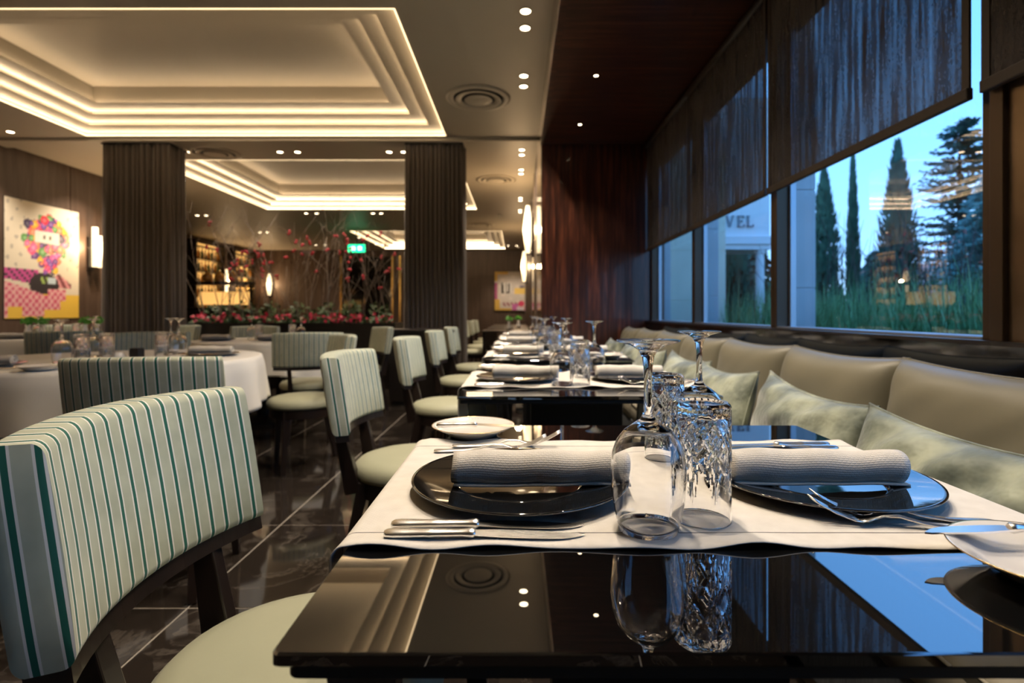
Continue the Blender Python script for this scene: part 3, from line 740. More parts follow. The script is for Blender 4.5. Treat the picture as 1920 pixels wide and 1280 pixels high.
# ================================================================== PLANTER, BRANCHES, FLOWERS
root = empty('planter', (-3.05, 7.35, 0)); tag(root, 'long black planter box between the two brown curtains', 'planter')
b = MB()
b.box(-1.42, 1.42, -0.24, -0.20, 0, 0.87); b.box(-1.42, 1.42, 0.20, 0.24, 0, 0.87); b.box(-1.42, -1.38, -0.2, 0.2, 0, 0.87); b.box(1.38, 1.42, -0.2, 0.2, 0, 0.87)
b.build('box', 'dark_box', root, smooth=False)
b = MB(); b.box(-1.38, 1.38, -0.2, 0.2, 0.60, 0.82); b.build('soil', 'ground', root, smooth=False)
rp = random.Random(5)
def leaf_cloud(b, c, r, n, size, rr, flat=1.0):
    for _ in range(n):
        d = Vector((rr.gauss(0, 1), rr.gauss(0, 1), rr.gauss(0, 1))).normalized() * r * rr.random() ** 0.4
        p = Vector(c) + Vector((d.x, d.y, d.z * flat))
        u = Vector((rr.gauss(0, 1), rr.gauss(0, 1), rr.gauss(0, 1))).normalized(); v = u.orthogonal().normalized()
        s_ = size * rr.uniform(0.6, 1.3)
        b.add([p - u * s_, p + v * s_ * 0.5, p + u * s_, p - v * s_ * 0.5], [(0, 1, 2, 3)])
def branch_plant(x, y, h, lean, k):
    o = empty('berry_branch', (x, y, 0.82))
    tag(o, '%s tall bare branch with red berries from the left in the planter' % orig_n(k), 'branch', 'tall berry branches in the planter')
    stem = MB(); berry = MB(); n = 7
    tips = []
    def grow(p, d, L, r, lev):
        pts = [Vector(p)]; dd = Vector(d)
        for s_ in range(5):
            dd = (dd + Vector((rp.gauss(0, 0.10), rp.gauss(0, 0.06), rp.gauss(0, 0.04)))).normalized(); pts.append(pts[-1] + dd * L / 5)
        stem.tube(pts, [r * (1 - 0.14 * i) for i in range(6)], 4)
        if lev < 2:
            for i in range(2, 6):
                if rp.random() < 0.75:
                    sd = (dd + Vector((rp.uniform(-1.0, 1.0), rp.uniform(-0.5, 0.5), rp.uniform(0.0, 0.5)))).normalized()
                    grow(pts[i], sd, L * rp.uniform(0.28, 0.5), r * 0.5, lev + 1)
        else: tips.append(pts[-1])
        if lev == 1: tips.append(pts[-1])
    grow((0, 0, 0), (lean, 0, 1), h * 0.62, 0.008, 0)
    for s_ in range(2): grow((0.02 * s_, 0, 0), (lean + rp.uniform(-0.35, 0.35), 0, 1), h * rp.uniform(0.4, 0.6), 0.006, 1)
    stem.build('stems', 'twig', o)
    for t_ in tips:
        if rp.random() < 0.30 and t_.z < 1.40:
            for q in range(3):
                c = t_ + Vector((rp.uniform(-0.02, 0.02), rp.uniform(-0.02, 0.02), rp.uniform(-0.03, 0.02)))
                berry.lathe([(0.0, -0.017), (0.016, -0.009), (0.018, 0.004), (0.01, 0.016), (0.0, 0.018)], 6, tuple(c))
    if not berry.v: berry.lathe([(0.0, -0.014), (0.013, -0.007), (0.014, 0.004), (0.0, 0.014)], 6, tuple(tips[0]))
    berry.build('berries', 'berry', o)['kind'] = 'stuff'
def orig_n(n):
    return (['first', 'second', 'third', 'fourth', 'fifth', 'sixth', 'seventh', 'eighth', 'ninth', 'tenth', 'eleventh', 'twelfth', 'thirteenth', 'fourteenth', 'fifteenth', 'sixteenth', 'seventeenth', 'eighteenth'])[n]
for k in range(15):
    branch_plant(-4.32 + k * 0.181 + rp.uniform(-0.04, 0.04), 7.35 + rp.uniform(-0.1, 0.1), rp.uniform(1.7, 2.15), rp.uniform(-0.10, 0.10) + (-0.25 if k == 0 else 0), k)
for k in range(12):
    x = -4.3 + k * 0.228; o = empty('cyclamen_plant', (x, 7.24, 0.80)); tag(o, '%s low red flowering plant from the left in the black planter' % orig_n(k), 'plant', 'red flowering plants in the planter')
    f = MB(); leaf_cloud(f, (0, 0, 0.07), 0.13, 70, 0.04, rp, 0.6); f.build('foliage', 'leaf', o, smooth=False)
    f = MB()
    for q in range(rp.randint(5, 12) if k not in (8, 9) else 18): leaf_cloud(f, (rp.uniform(-0.12, 0.12), rp.uniform(-0.1, 0.05), rp.uniform(0.06, 0.19)), 0.022, 7, 0.025, rp)
    f.build('flowers', 'red', o, smooth=False)['kind'] = 'stuff'
for k in range(7):
    x = -4.2 + k * 0.38; o = empty('leafy_shrub', (x, 7.45, 0.80)); tag(o, '%s dull green shrub from the left behind the red flowers' % orig_n(k), 'plant', 'green shrubs in the planter')
    f = MB(); leaf_cloud(f, (0, 0, 0.16), 0.19, 120, 0.04, rp, 1.1); f.build('foliage', 'leaf', o, smooth=False)
    f = MB(); f.tube([(0, 0, 0), (0, 0, 0.15)], 0.01, 6); f.build('stem', 'bark', o)
# dark service console by the curtain
root = empty('service_console', (-0.98, 5.95, 0)); tag(root, 'low dark service console in front of the narrow curtain', 'console')
b = MB(); b.box(-0.40, 0.28, -0.22, 0.22, 0.05, 0.80); b.build('body', 'dark_box', root, smooth=False, bevel=0.004)
b = MB(); b.box(-0.42, 0.30, -0.24, 0.24, 0.80, 0.825); b.build('top', 'black_wood', root, smooth=False, bevel=0.003)
b = MB(); b.box(-0.38, 0.26, -0.2, 0.2, 0, 0.05); b.build('plinth', 'black', root, smooth=False)
# ================================================================== CHAIR (faces local +x, origin on the floor under the seat centre)
def make_chair():
    root = empty('dining_chair')
    # seat
    def rad(a): return 0.218 * (1 + 0.05 * math.cos(a) ** 2 * (1 if math.cos(a) > 0 else 0.2))
    prof = [(0.0, 0.452), (0.80, 0.452), (0.965, 0.437), (1.0, 0.415), (0.98, 0.398), (0.90, 0.392)]
    prof = [(0.0, 0.474), (0.45, 0.472), (0.75, 0.466), (0.90, 0.456), (0.975, 0.440), (1.0, 0.420), (0.985, 0.405), (0.93, 0.402), (0.0, 0.402)]
    b = MB(); n = 48; idx = []
    for (q, z) in prof:
        if q == 0: b.v.append((0, 0, z)); idx.append([len(b.v) - 1] * n)
        else:
            r0 = []
            for k in range(n):
                a_ = 2 * PI * k / n; r_ = rad(a_) * q; b.v.append((r_ * math.cos(a_), r_ * math.sin(a_), z)); r0.append(len(b.v) - 1)
            idx.append(r0)
    for i in range(len(prof) - 1):
        for k in range(n):
            q = []
            for j in (idx[i][k], idx[i][(k + 1) % n], idx[i + 1][(k + 1) % n], idx[i + 1][k]):
                if j not in q: q.append(j)
            b.f.append(tuple(q))
    b.build('seat', 'seat', root)
    b = MB(); b.lathe([(0.0, 0.400), (0.208, 0.400), (0.208, 0.345), (0.185, 0.345), (0.185, 0.39), (0.0, 0.39)], 40); b.build('seat_rail', 'black_wood', root, auto=40)
    for s_ in (-1, 1):
        b = MB(); b.bar((0.130, s_ * 0.135, 0.39), (0.150, s_ * 0.155, 0.0), 0.042, 0.042, wa2=0.026, wb2=0.026); b.build('leg', 'black_wood', root, smooth=False, bevel=0.003)
        b = MB(); b.bar((-0.150, s_ * 0.130, 0.40), (-0.235, s_ * 0.150, 0.0), 0.046, 0.042, wa2=0.028, wb2=0.028); b.build('leg', 'black_wood', root, smooth=False, bevel=0.003)
        b = MB(); b.bar((-0.188, s_ * 0.125, 0.36), (-0.234, s_ * 0.138, 0.585), 0.036, 0.058, up=(1, 0, 0), wa2=0.030, wb2=0.036); b.build('back_post', 'black_wood', root, smooth=False, bevel=0.003)
    # curved upholstered back
    T, Z0, Z1, RC, HW = 0.058, 0.588, 0.850, 0.50, 0.238
    XB = -0.222   # inner face at the middle
    ang = HW / RC
    def pos(sa, tt, zz):   # sa angle, tt 0 inner .. 1 outer, zz 0..1
        lean = 0.046 * zz
        r_ = RC + tt * T
        x = XB + RC - r_ * math.cos(sa) - lean * math.cos(sa)
        y = r_ * math.sin(sa)
        crown = 0.006 * math.cos(sa / ang * PI / 2)
        return (x, y, Z0 + (Z1 - Z0 + crown) * zz)
    def section():        # closed loop of (tt, zz): inner face up, over the top, outer face down, under
        e_ = []
        rt, rz_ = 0.26, 0.060
        for z in (rz_, 0.25, 0.5, 0.75, 1 - rz_): e_.append((-0.05 * math.sin(PI * z), z))
        for k in range(1, 5): t_ = PI / 2 * k / 5; e_.append((rt * (1 - math.cos(t_)), 1 - rz_ * (1 - math.sin(t_))))
        for k in range(0, 5): t_ = PI / 2 * k / 5; e_.append((1 - rt * (1 - math.sin(t_)), 1 - rz_ * (1 - math.cos(t_))))
        for z in (1 - rz_, 0.75, 0.5, 0.25, rz_): e_.append((1 + 0.04 * math.sin(PI * z), z))
        for k in range(1, 5): t_ = PI / 2 * k / 5; e_.append((1 - rt * (1 - math.cos(t_)), rz_ * (1 - math.sin(t_))))
        for k in range(0, 5): t_ = PI / 2 * k / 5; e_.append((rt * (1 - math.sin(t_)), rz_ * (1 - math.cos(t_))))
        return e_
    sec = section(); ns = 33; nc = len(sec); b = MB()
    for i in range(ns):
        u = -1 + 2 * i / (ns - 1); sa = u * ang
        for (tt, zz) in sec:
            b.uv[len(b.v)] = (u * HW + 0.5, zz); b.v.append(pos(sa, tt, zz))
    for i in range(ns - 1):
        for k in range(nc): b.f.append((i * nc + k, (i + 1) * nc + k, (i + 1) * nc + (k + 1) % nc, i * nc + (k + 1) % nc))
    for s_ in (-1, 1):    # end faces, slightly domed, stripes run on
        o = len(b.v); qs = (1.0, 0.92, 0.75, 0.5, 0.25)
        for q in qs:
            for (tt, zz) in sec:
                t2 = 0.5 + (tt - 0.5) * q; z2 = 0.5 + (zz - 0.5) * q
                b.uv[len(b.v)] = (s_ * (HW + t2 * T) + 0.5 + (0.004 if s_ > 0 else -0.0113), z2); b.v.append(pos(s_ * (ang + 0.005 * (1 - q ** 4) / RC), t2, z2))
        b.uv[len(b.v)] = (s_ * (HW + 0.5 * T) + 0.5 + (0.004 if s_ > 0 else -0.0113), 0.5); b.v.append(pos(s_ * (ang + 0.005 / RC), 0.5, 0.5)); ce = len(b.v) - 1
        for i in range(len(qs)):
            for k in range(nc):
                A, B_ = o + i * nc + k, o + i * nc + (k + 1) % nc
                f = (A, B_, ce) if i == len(qs) - 1 else (A, B_, B_ + nc, A + nc)
                b.f.append(f if s_ < 0 else f[::-1])
    back = b.build('backrest', 'stripe', root)
    b = MB()
    rings = []
    for i in range(17):
        sa = (-1 + 2 * i / 16) * ang * 0.985
        rings.append([pos(sa, 0.12, -0.085), pos(sa, 0.88, -0.085), pos(sa, 0.88, 0.02), pos(sa, 0.12, 0.02)])
    b.loft(rings); b.build('back_rail', 'black_wood', back, smooth=False)
    return root
CH = Proto(make_chair())
G1 = 'striped chairs along the window tables'; G2 = 'striped chairs around the round tables'; G3 = 'striped chairs in the far passage'
def chair(x, y, deg, lab, g): return CH.place((x, y, 0), R(deg), lab, 'chair', g)
chair(-0.345, 0.85, 0, 'large striped sage chair in the left foreground at the nearest black table', G1)
chair(-0.395, 2.03, 0, 'striped sage chair at the second black window table', G1)
chair(-0.43, 3.28, 0, 'striped sage chair at the third black window table', G1)
chair(-0.45, 4.50, 0, 'striped sage chair at the fourth black window table', G1)
chair(-0.45, 5.62, 0, 'striped sage chair at the fifth black window table by the end wall', G1)
chair(-1.30, 2.05, 98, 'striped chair with its back to the camera at the nearest round table', G2)
chair(-1.39, 3.48, 212, 'striped chair turned toward the camera at the right of the nearest round table', G2)
chair(-2.72, 3.92, 298, 'striped chair facing the camera behind the nearest round table', G2)
chair(-1.69, 4.31, 112, 'striped chair with its back to the camera at the middle round table', G2)
chair(-1.62, 5.50, 215, 'plain looking pale chair at the right of the middle round table before the curtain', G2)
chair(-2.88, 5.78, 288, 'striped chair facing the camera behind the middle round table by the planter', G2)
chair(-3.85, 4.62, 118, 'striped chair with its back to the camera in front of the flower picture table', G2)
chair(-4.12, 6.28, 235, 'striped chair facing the camera beside the wide curtain', G2)
chair(-5.6, 6.45, 300, 'striped chair facing the camera under the flower picture', G2)
FARY = [7.9, 9.1, 10.3, 11.5]
for i, y in enumerate(FARY): chair(-0.66, y, 0, 'striped chair in the passage beyond the curtain, %s from the curtain' % orig(i), G3)

# ================================================================== WINDOW TABLES
TXL, TXR, TY0, TY1, TZ = -0.182, 0.622, 0.392, 1.190, 0.75
TCX, TCY = (TXL + TXR) / 2, (TY0 + TY1) / 2
HX, HY = (TXR - TXL) / 2, (TY1 - TY0) / 2
def make_table():
    root = empty('black_glass_table')
    b = MB(); b.loft([[(x, y, z) for (x, y) in rrect(HX - i, HY - i, 0.006)] for (z, i) in ((TZ - 0.011, 0.0015), (TZ - 0.0095, 0), (TZ - 0.0015, 0), (TZ, 0.0015))]); b.build('glass_top', 'black_glass', root, auto=30)
    b = MB(); b.loft([[(x, y, z) for (x, y) in rrect(HX - 0.008, HY - 0.008, 0.01)] for z in (TZ - 0.024, TZ - 0.0135)]); b.build('under_frame', 'black', root, smooth=False)
    b = MB(); b.box(-HX + 0.02, HX - 0.02, -HY + 0.02, HY - 0.02, TZ - 0.0135, TZ - 0.011); b.build('spacer', 'black', root, smooth=False)
    for s1 in (-1, 1):
        for s2 in (-1, 1):
            b = MB(); b.bar((s1 * (HX - 0.055), s2 * (HY - 0.045), TZ - 0.024), (s1 * (HX - 0.12), s2 * (HY - 0.10), 0.0), 0.055, 0.028, up=(0, 1, 0), wa2=0.034, wb2=0.022)
            b.build('leg', 'steel_leg', root, smooth=False, bevel=0.003)
    b = MB(); b.box(-0.17, 0.17, -0.03, 0.03, 0.03, TZ - 0.024); b.build('pedestal', 'black', root, smooth=False, bevel=0.003)
    b = MB(); b.loft([[(x, y, z) for (x, y) in rrect(0.24, 0.17, 0.02)] for z in (0.0, 0.03)]); b.build('base_plate', 'black', root, smooth=False)
    return root
TB = Proto(make_table())
def make_runner():
    y0, y1 = 0.562 - TCY, 1.034 - TCY
    drop = 0.13; r_ = 0.016
    path = []                    # (x, z) from the left hem up over the table to the right hem
    for k in range(8): path.append((-HX - r_, -r_ - drop * (1 - k / 8)))
    for k in range(7): t_ = PI - PI / 2 * k / 6; path.append((-HX + 0.0 + r_ * math.cos(t_), -r_ + (r_ + 0.0016) * math.sin(t_)))
    nx = 60
    for k in range(1, nx): path.append((-HX + 2 * HX * k / nx, 0.0016))
    path += [(-x, z) for (x, z) in path[14::-1]]
    n = len(path); b = MB()
    def fn(u, v):
        x, z = path[int(round(u * (n - 1)))]
        y = y0 + (y1 - y0) * v
        ed = max(0, 1 - min(v, 1 - v) / 0.10) ** 1.6
        wv = 0.5 + 0.5 * math.sin(x * 46 + (0.6 if v > 0.5 else 0)) ** 1
        wv *= 0.6 + 0.4 * math.sin(x * 17 + 1.0)
        lift = 0.0068 * ed * abs(wv) if abs(x) < HX - 0.005 else 0.003 * ed
        ys = 0.002 * math.sin(x * 23) * ed
        return (x, y + ys, TZ + z + lift)
    b.grid(n, 44, fn, lambda u, v: (u, v))
    o = b.build('table_runner', 'runner', solid=0.0014); o.cycles.is_caustics_receiver = True
    return o
RN = Proto(make_runner())
# --- plates
def make_charger():
    root = empty('charger_plate')
    r_ = 0.152
    prof = [(0.0, 0.006), (0.085, 0.006), (0.088, 0.0065), (0.0915, 0.0100), (0.094, 0.0102), (0.12, 0.0125), (0.147, 0.0165), (0.151, 0.0172), (r_, 0.0160), (0.150, 0.0140), (0.12, 0.0085), (0.095, 0.0025), (0.085, 0.0), (0.0, 0.0)]
    b = MB(); b.lathe(prof, 96); pl_ = b.build('plate', 'charger', root)
    b = MB(); b.lathe([(0.0875, 0.0064), (0.0895, 0.0098), (0.0912, 0.0112), (0.0935, 0.0106), (0.0945, 0.0100)], 96); b.build('well_ring', 'charger', pl_)
    return root
CP = Proto(make_charger())
def make_bread():
    root = empty('bread_plate')
    prof = [(0.0, 0.006), (0.048, 0.006), (0.056, 0.009), (0.066, 0.0155), (0.081, 0.0215), (0.0835, 0.0222), (0.0842, 0.0214), (0.081, 0.0195), (0.064, 0.0115), (0.05, 0.003), (0.046, 0.0), (0.0, 0.0)]
    b = MB(); b.lathe(prof, 72); pl_ = b.build('plate', 'porcelain', root)
    b = MB(); b.lathe([(0.0838 + 0.0007 * math.cos(a_), 0.0219 + 0.0007 * math.sin(a_)) for a_ in [2 * PI * k / 6 for k in range(6)]], 72, close=True); b.build('gold_rim', 'brass', pl_)
    b = MB()
    for k in range(9):      # little grey sprig printed on the rim
        a_ = 0.5 + k * 0.085; r0 = 0.0735 + 0.003 * (k % 2); s_ = 0.0022
        p = Vector((r0 * math.cos(a_), r0 * math.sin(a_), 0.0190 + 0.0008 * (k % 2)))
        u = Vector((math.cos(a_ + 0.8), math.sin(a_ + 0.8), 0.15)) * s_; v = Vector((-math.sin(a_ + 0.8), math.cos(a_ + 0.8), 0)) * s_ * 0.5
        b.add([p - u, p + v, p + u, p - v], [(0, 1, 2, 3)])
    b.build('sprig', 'letter', pl_, smooth=False)
    return root
BP = Proto(make_bread())
# --- rolled napkin (axis along x)
def make_napkin():
    root = empty('rolled_napkin')
    b = MB(); L = 0.240; n = 90; nx = 26
    R0 = 0.0225
    def sp(t_):     # spiral in (y,z); t 0 core .. 1 outside then flap
        if t_ < 0.86:
            q = t_ / 0.86; a_ = q * 2 * PI * 2.75 + PI * 0.0; r_ = 0.005 + (R0 - 0.005) * q
            return (r_ * math.cos(a_ + PI) * 1.10, r_ * math.sin(a_ + PI))
        q = (t_ - 0.86) / 0.14
        return (0, 0)
    pts = []
    turns = 2.75
    for k in range(n):
        q = k / (n - 1); a_ = -PI / 2 - (1 - q) * 2 * PI * turns
        r_ = 0.0045 + (R0 - 0.0045) * q ** 0.9
        pts.append((r_ * math.cos(a_) * 1.12, r_ * math.sin(a_)))
    for k in range(1, 5): pts.append((0.0 - k * 0.0055, -R0 + 0.0010 * k * 0.25))
    # the flap leaves the roll forward (towards -y) along its underside
    m_ = len(pts)
    def fn(u, v):
        y, z = pts[int(round(v * (m_ - 1)))]
        x = (u - 0.5) * L
        wv = 0.0012 * math.sin(x * 70 + v * 9) + 0.0008 * math.sin(x * 29 + 2 + v * 17)
        k_ = 1 + 0.02 * math.sin(x * 24 + v * 3)
        s_ = 0.004 * (v - 0.5) * math.sin(v * 40)
        return (x + s_, y * k_, max(0.0015, z * k_ + R0 + 0.0010 + wv * (0.4 if v > 0.94 else 1)))
    acc = [0.0]
    for k in range(1, m_): acc.append(acc[-1] + math.hypot(pts[k][0] - pts[k - 1][0], pts[k][1] - pts[k - 1][1]))
    b.grid(nx, m_, fn, lambda u, v: (u * L, acc[int(round(v * (m_ - 1)))])); b.build('linen_roll', 'napkin', root, solid=0.0026)
    b = MB(); hm = []
    for k in range(5): hm.append((-L / 2 + 0.018, -0.0045 - 0.0062 * k, 0.0042))
    return root
NK = Proto(make_napkin())
# --- cutlery (along +x from the handle end, lying on z=0)
def ellipse_ring(x, w_, h_, zc, n=10, y0=0): return [(x, y0 + w_ / 2 * math.cos(2 * PI * k / n), zc + h_ / 2 * math.sin(2 * PI * k / n)) for k in range(n)]
def make_knife(L=0.222, hl=0.100, name='table_knife', hw=0.0165):
    root = empty(name); b = MB()
    st = [(0.000, 0.6, 0.6), (0.003, 0.95, 0.9), (0.010, 1.05, 1.0), (0.022, 1.0, 0.95), (0.045, 0.82, 0.85), (0.050, 0.92, 0.95), (0.055, 0.80, 0.85), (0.085, 0.72, 0.8), (0.093, 0.85, 1.0), (0.097, 0.95, 1.1), (0.100, 0.70, 0.8)]
    b.loft([ellipse_ring(x * hl / 0.1, hw * a_, 0.0100 * c_, 0.0056, 12) for (x, a_, c_) in st]); b.build('handle', 'chrome', root, auto=50)
    b = MB(); rings = []
    for k in range(15):
        q = k / 14; x = hl + (L - hl) * q; wd = 0.0185 * (0.75 + 0.25 * math.sin(PI * min(1, q * 1.2)))
        lo = -wd * 0.5; hi = wd * 0.5
        if q > 0.72: f = (q - 0.72) / 0.28; lo += wd * 0.86 * f ** 2.2
        if q > 0.93: hi -= 0.002 * (q - 0.93) / 0.07
        zc = 0.0056 - 0.0045 * q ** 1.0
        rings.append([(x, lo, zc - 0.0004), (x, hi, zc - 0.0009), (x, hi, zc + 0.0010), (x, lo, zc + 0.0002)])
    b.loft(rings); b.build('blade', 'chrome', root, auto=30)
    return root
KN = Proto(make_knife()); BK = Proto(make_knife(0.168, 0.080, 'butter_knife', 0.0125))
def make_fork(L=0.200):
    root = empty('table_fork'); b = MB()
    def zc(x):
        q = x / L
        return 0.0025 + 0.010 * math.exp(-((q - 0.56) / 0.15) ** 2) + (0.026 * max(0, (q - 0.70) / 0.30) ** 1.5)
    st = [(0, 0.010), (0.003, 0.017), (0.010, 0.0195), (0.022, 0.0175), (0.05, 0.012), (0.08, 0.008), (0.105, 0.0065), (0.122, 0.0075), (0.132, 0.0145), (0.140, 0.0215), (0.149, 0.0240)]
    b.loft([ellipse_ring(x, wd, 0.0042 if x < 0.12 else 0.003, zc(x), 10) for (x, wd) in st]); b.build('handle', 'chrome', root)
    for k in range(4):
        y0 = -0.0095 + k * 0.00633; b = MB()
        b.loft([ellipse_ring(x, wd, 0.0022, zc(x), 6, y0 * (1 - 0.08 * (x - 0.146) / 0.05)) for (x, wd) in ((0.146, 0.0052), (0.155, 0.0036), (0.175, 0.0032), (0.192, 0.0026), (0.200, 0.0012))]); b.build('tine', 'chrome', root)
    return root
FK = Proto(make_fork())
# --- glassware, standing upside down (z=0 is the rim)
def make_wine():
    o = [(0.0335, 0.0), (0.0365, 0.012), (0.0400, 0.032), (0.0423, 0.056), (0.0425, 0.072), (0.0405, 0.088), (0.0355, 0.102), (0.0270, 0.113), (0.0165, 0.1205), (0.0090, 0.1255), (0.0060, 0.132), (0.0048, 0.145), (0.0045, 0.165), (0.0052, 0.185), (0.0070, 0.197), (0.0110, 0.205), (0.0200, 0.2105), (0.0330, 0.2140), (0.0360, 0.2152), (0.0362, 0.2164), (0.0345, 0.2170), (0.0, 0.2168)]
    i = [(0.0, 0.1185), (0.0100, 0.1175), (0.0200, 0.1140), (0.0260, 0.1105), (0.0340, 0.1000), (0.0389, 0.0870), (0.0409, 0.0720), (0.0407, 0.0560), (0.0385, 0.0320), (0.0350, 0.0120), (0.0322, 0.0006)]
    b = MB(); b.lathe(i + [(0.0328, 0.0)] + o, 64)
    o = b.build('wine_glass', 'glass', sub=0); o.cycles.is_caustics_caster = True
    return o
WG = Proto(make_wine())
def make_tumbler():
    NS, NZ, Hh, Rr = 128, 56, 0.1410, 0.0345
    b = MB()
    def cut(a_, z):        # depth of the cuts in the outer wall, z measured from the rim
        q = z / Hh; d = 0.0
        if 0.44 < q < 0.90:
            n = 8
            p1 = (a_ / (2 * PI) * n + (q - 0.44) * 3.6) % 1; p2 = (a_ / (2 * PI) * n - (q - 0.44) * 3.6) % 1
            g1 = max(0, 1 - abs(p1 - 0.5) / 0.13); g2 = max(0, 1 - abs(p2 - 0.5) / 0.13)
            d = max(g1, g2)
            f1 = max(0, 1 - abs(((p1 * 3) % 1) - 0.5) / 0.35); f2 = max(0, 1 - abs(((p2 * 3) % 1) - 0.5) / 0.35)
            if ((int(a_ / (2 * PI) * n * 2 + 0.5)) % 2) == 0: d = max(d, 0.55 * max(f1, f2))
        if 0.16 < q < 0.55:   # leaf flutes fanning towards the rim
            n = 8; s_ = (a_ / (2 * PI) * n + 0.5) % 1 - 0.5
            for k in (-2, -1, 0, 1, 2):
                c = k * 0.055 + k * 0.10 * max(0, (0.52 - q) / 0.36)
                ln = 0.20 + 0.055 * abs(k)
                if q > ln:
                    wd = 0.040 * min(1, (q - ln) / 0.12 + 0.15)
                    d = max(d, max(0, 1 - abs(s_ - c) / wd))
        if 0.90 <= q < 0.955: d = max(d, 0.35 * max(0, math.sin(a_ * 24)))
        return d
    rows = []
    def add_ring(r_, z, amp=0.0):
        row = []
        for k in range(NS):
            a_ = 2 * PI * k / NS; rr = r_ - amp * cut(a_, z); row.append(len(b.v)); b.v.append((rr * math.cos(a_), rr * math.sin(a_), z))
        rows.append(row)
    b.v.append((0, 0, Hh - 0.014)); rows.append([0] * NS)
    for (r_, z) in ((0.020, Hh - 0.0145), (0.0275, Hh - 0.017), (0.0298, Hh - 0.024), (0.0305, Hh * 0.5), (0.0318, 0.02), (0.0325, 0.0008), (0.0332, 0.0)): add_ring(r_, z)
    for k in range(NZ): add_ring(Rr - 0.0004 * abs(k / NZ - 0.5), 0.0012 + (Hh - 0.006) * k / (NZ - 1), 0.0022)
    for (r_, z) in ((Rr - 0.0012, Hh - 0.0025), (Rr - 0.004, Hh), (0.026, Hh), (0.022, Hh - 0.002)): add_ring(r_, z)
    b.v.append((0, 0, Hh - 0.0025)); rows.append([len(b.v) - 1] * NS)
    for i in range(len(rows) - 1):
        for k in range(NS):
            q = []
            for j in (rows[i][k], rows[i][(k + 1) % NS], rows[i + 1][(k + 1) % NS], rows[i + 1][k]):
                if j not in q: q.append(j)
            b.f.append(tuple(q))
    o = b.build('cut_glass_tumbler', 'glass', auto=25); o.cycles.is_caustics_caster = True
    return o
TM = Proto(make_tumbler())

NTAB = 5
PITCH = 1.215
TORD = ['nearest', 'second', 'third', 'fourth', 'fifth']
rj = random.Random(4)
for k in range(NTAB):
    oy = PITCH * k; od = TORD[k]; far = k >= 2
    j = (lambda s_=0.006: rj.uniform(-s_, s_)) if k else (lambda s_=0: 0.0)
    TB.place((TCX, TCY + oy, 0), 0, '%s square black glass table in the row along the window bench' % od, 'table', 'black glass tables along the bench')
    RN.place((TCX, TCY + oy, 0), 0, 'cream linen runner across the %s black glass table' % od, 'table runner', 'cream table runners')
    zt = TZ + 0.0028
    def lab(s_): return s_ % od
    CP.place((0.003 + j(), 0.762 + oy, zt), 0, lab('round black charger plate on the aisle side of the %s black table'), 'plate', 'black charger plates')
    CP.place((0.430 + j(), 0.772 + oy, zt), 0, lab('round black charger plate on the bench side of the %s black table'), 'plate', 'black charger plates')
    NK.place((0.031 + j(), 0.745 + oy, zt + 0.0115), R(1.0) + j(0.03), lab('rolled cream napkin on the aisle side charger of the %s black table'), 'napkin', 'rolled napkins')
    NK.place((0.414 + j(), 0.750 + oy, zt + 0.0115), R(-1.5) + j(0.03), lab('rolled cream napkin on the bench side charger of the %s black table'), 'napkin', 'rolled napkins')
    KN.place((-0.146, 0.586 + oy, zt), R(0.6), lab('outer silver knife at the runner edge, aisle side of the %s black table'), 'knife', 'silver table knives')
    if k < 3: KN.place((-0.144, 0.612 + oy, zt), R(0.9), lab('silver knife next to the black charger, aisle side of the %s black table'), 'knife', 'silver table knives')
    if k < 3:
        FK.place((-0.148, 0.950 + oy, zt), R(3), lab('silver fork next to the napkin, aisle side of the %s black table'), 'fork', 'silver forks')
        FK.place((-0.120, 0.985 + oy, zt), R(2), lab('silver fork by the far runner edge, aisle side of the %s black table'), 'fork', 'silver forks')
    BP.place((-0.090 + j(), 1.092 + oy, TZ + 0.0005), 0.5, lab('small white bread plate at the aisle corner of the %s black table'), 'plate', 'white bread plates')
    BK.place((-0.160, 1.055 + oy, TZ + 0.0235), R(2), lab('butter knife across the aisle side bread plate of the %s black table'), 'knife', 'butter knives')
    WG.place((0.150 + j(), 0.612 + oy + j(), zt), 0, lab('upturned wine glass nearer the camera on the %s black table'), 'glass', 'upturned wine glasses on the black tables')
    TM.place((0.222 + j(), 0.644 + oy + j(), zt), 0.15 + k, lab('upturned cut crystal tumbler nearer the camera on the %s black table'), 'glass', 'upturned crystal tumblers on the black tables')
    TM.place((0.257 + j(), 0.935 + oy + j(), zt), 0.6 + k, lab('upturned cut crystal tumbler farther back on the %s black table'), 'glass', 'upturned crystal tumblers on the black tables')
    WG.place((0.312 + j(), 0.915 + oy + j(), zt), 0, lab('upturned wine glass farther back on the %s black table'), 'glass', 'upturned wine glasses on the black tables')
    if k < 2:
        KN.place((0.575, 0.985 + oy, zt), R(180), lab('silver knife by the far runner edge, bench side of the %s black table'), 'knife', 'silver table knives')
        KN.place((0.575, 0.958 + oy, zt), R(179), lab('silver knife next to the napkin, bench side of the %s black table'), 'knife', 'silver table knives')
        FK.place((0.560, 0.625 + oy, zt), R(171), lab('silver fork next to the black charger, bench side of the %s black table'), 'fork', 'silver forks')
        FK.place((0.545, 0.598 + oy, zt), R(169), lab('silver fork closest to the runner edge, bench side of the %s black table'), 'fork', 'silver forks')
    if k < 3: 
        BP.place((0.505 + j(), 0.497 + oy, zt), 2.6, lab('small white bread plate at the bench corner of the %s black table'), 'plate', 'white bread plates')
        BK.place((0.585, 0.545 + oy, zt + 0.0212), R(178), lab('butter knife across the bench side bread plate of the %s black table'), 'knife', 'butter knives')

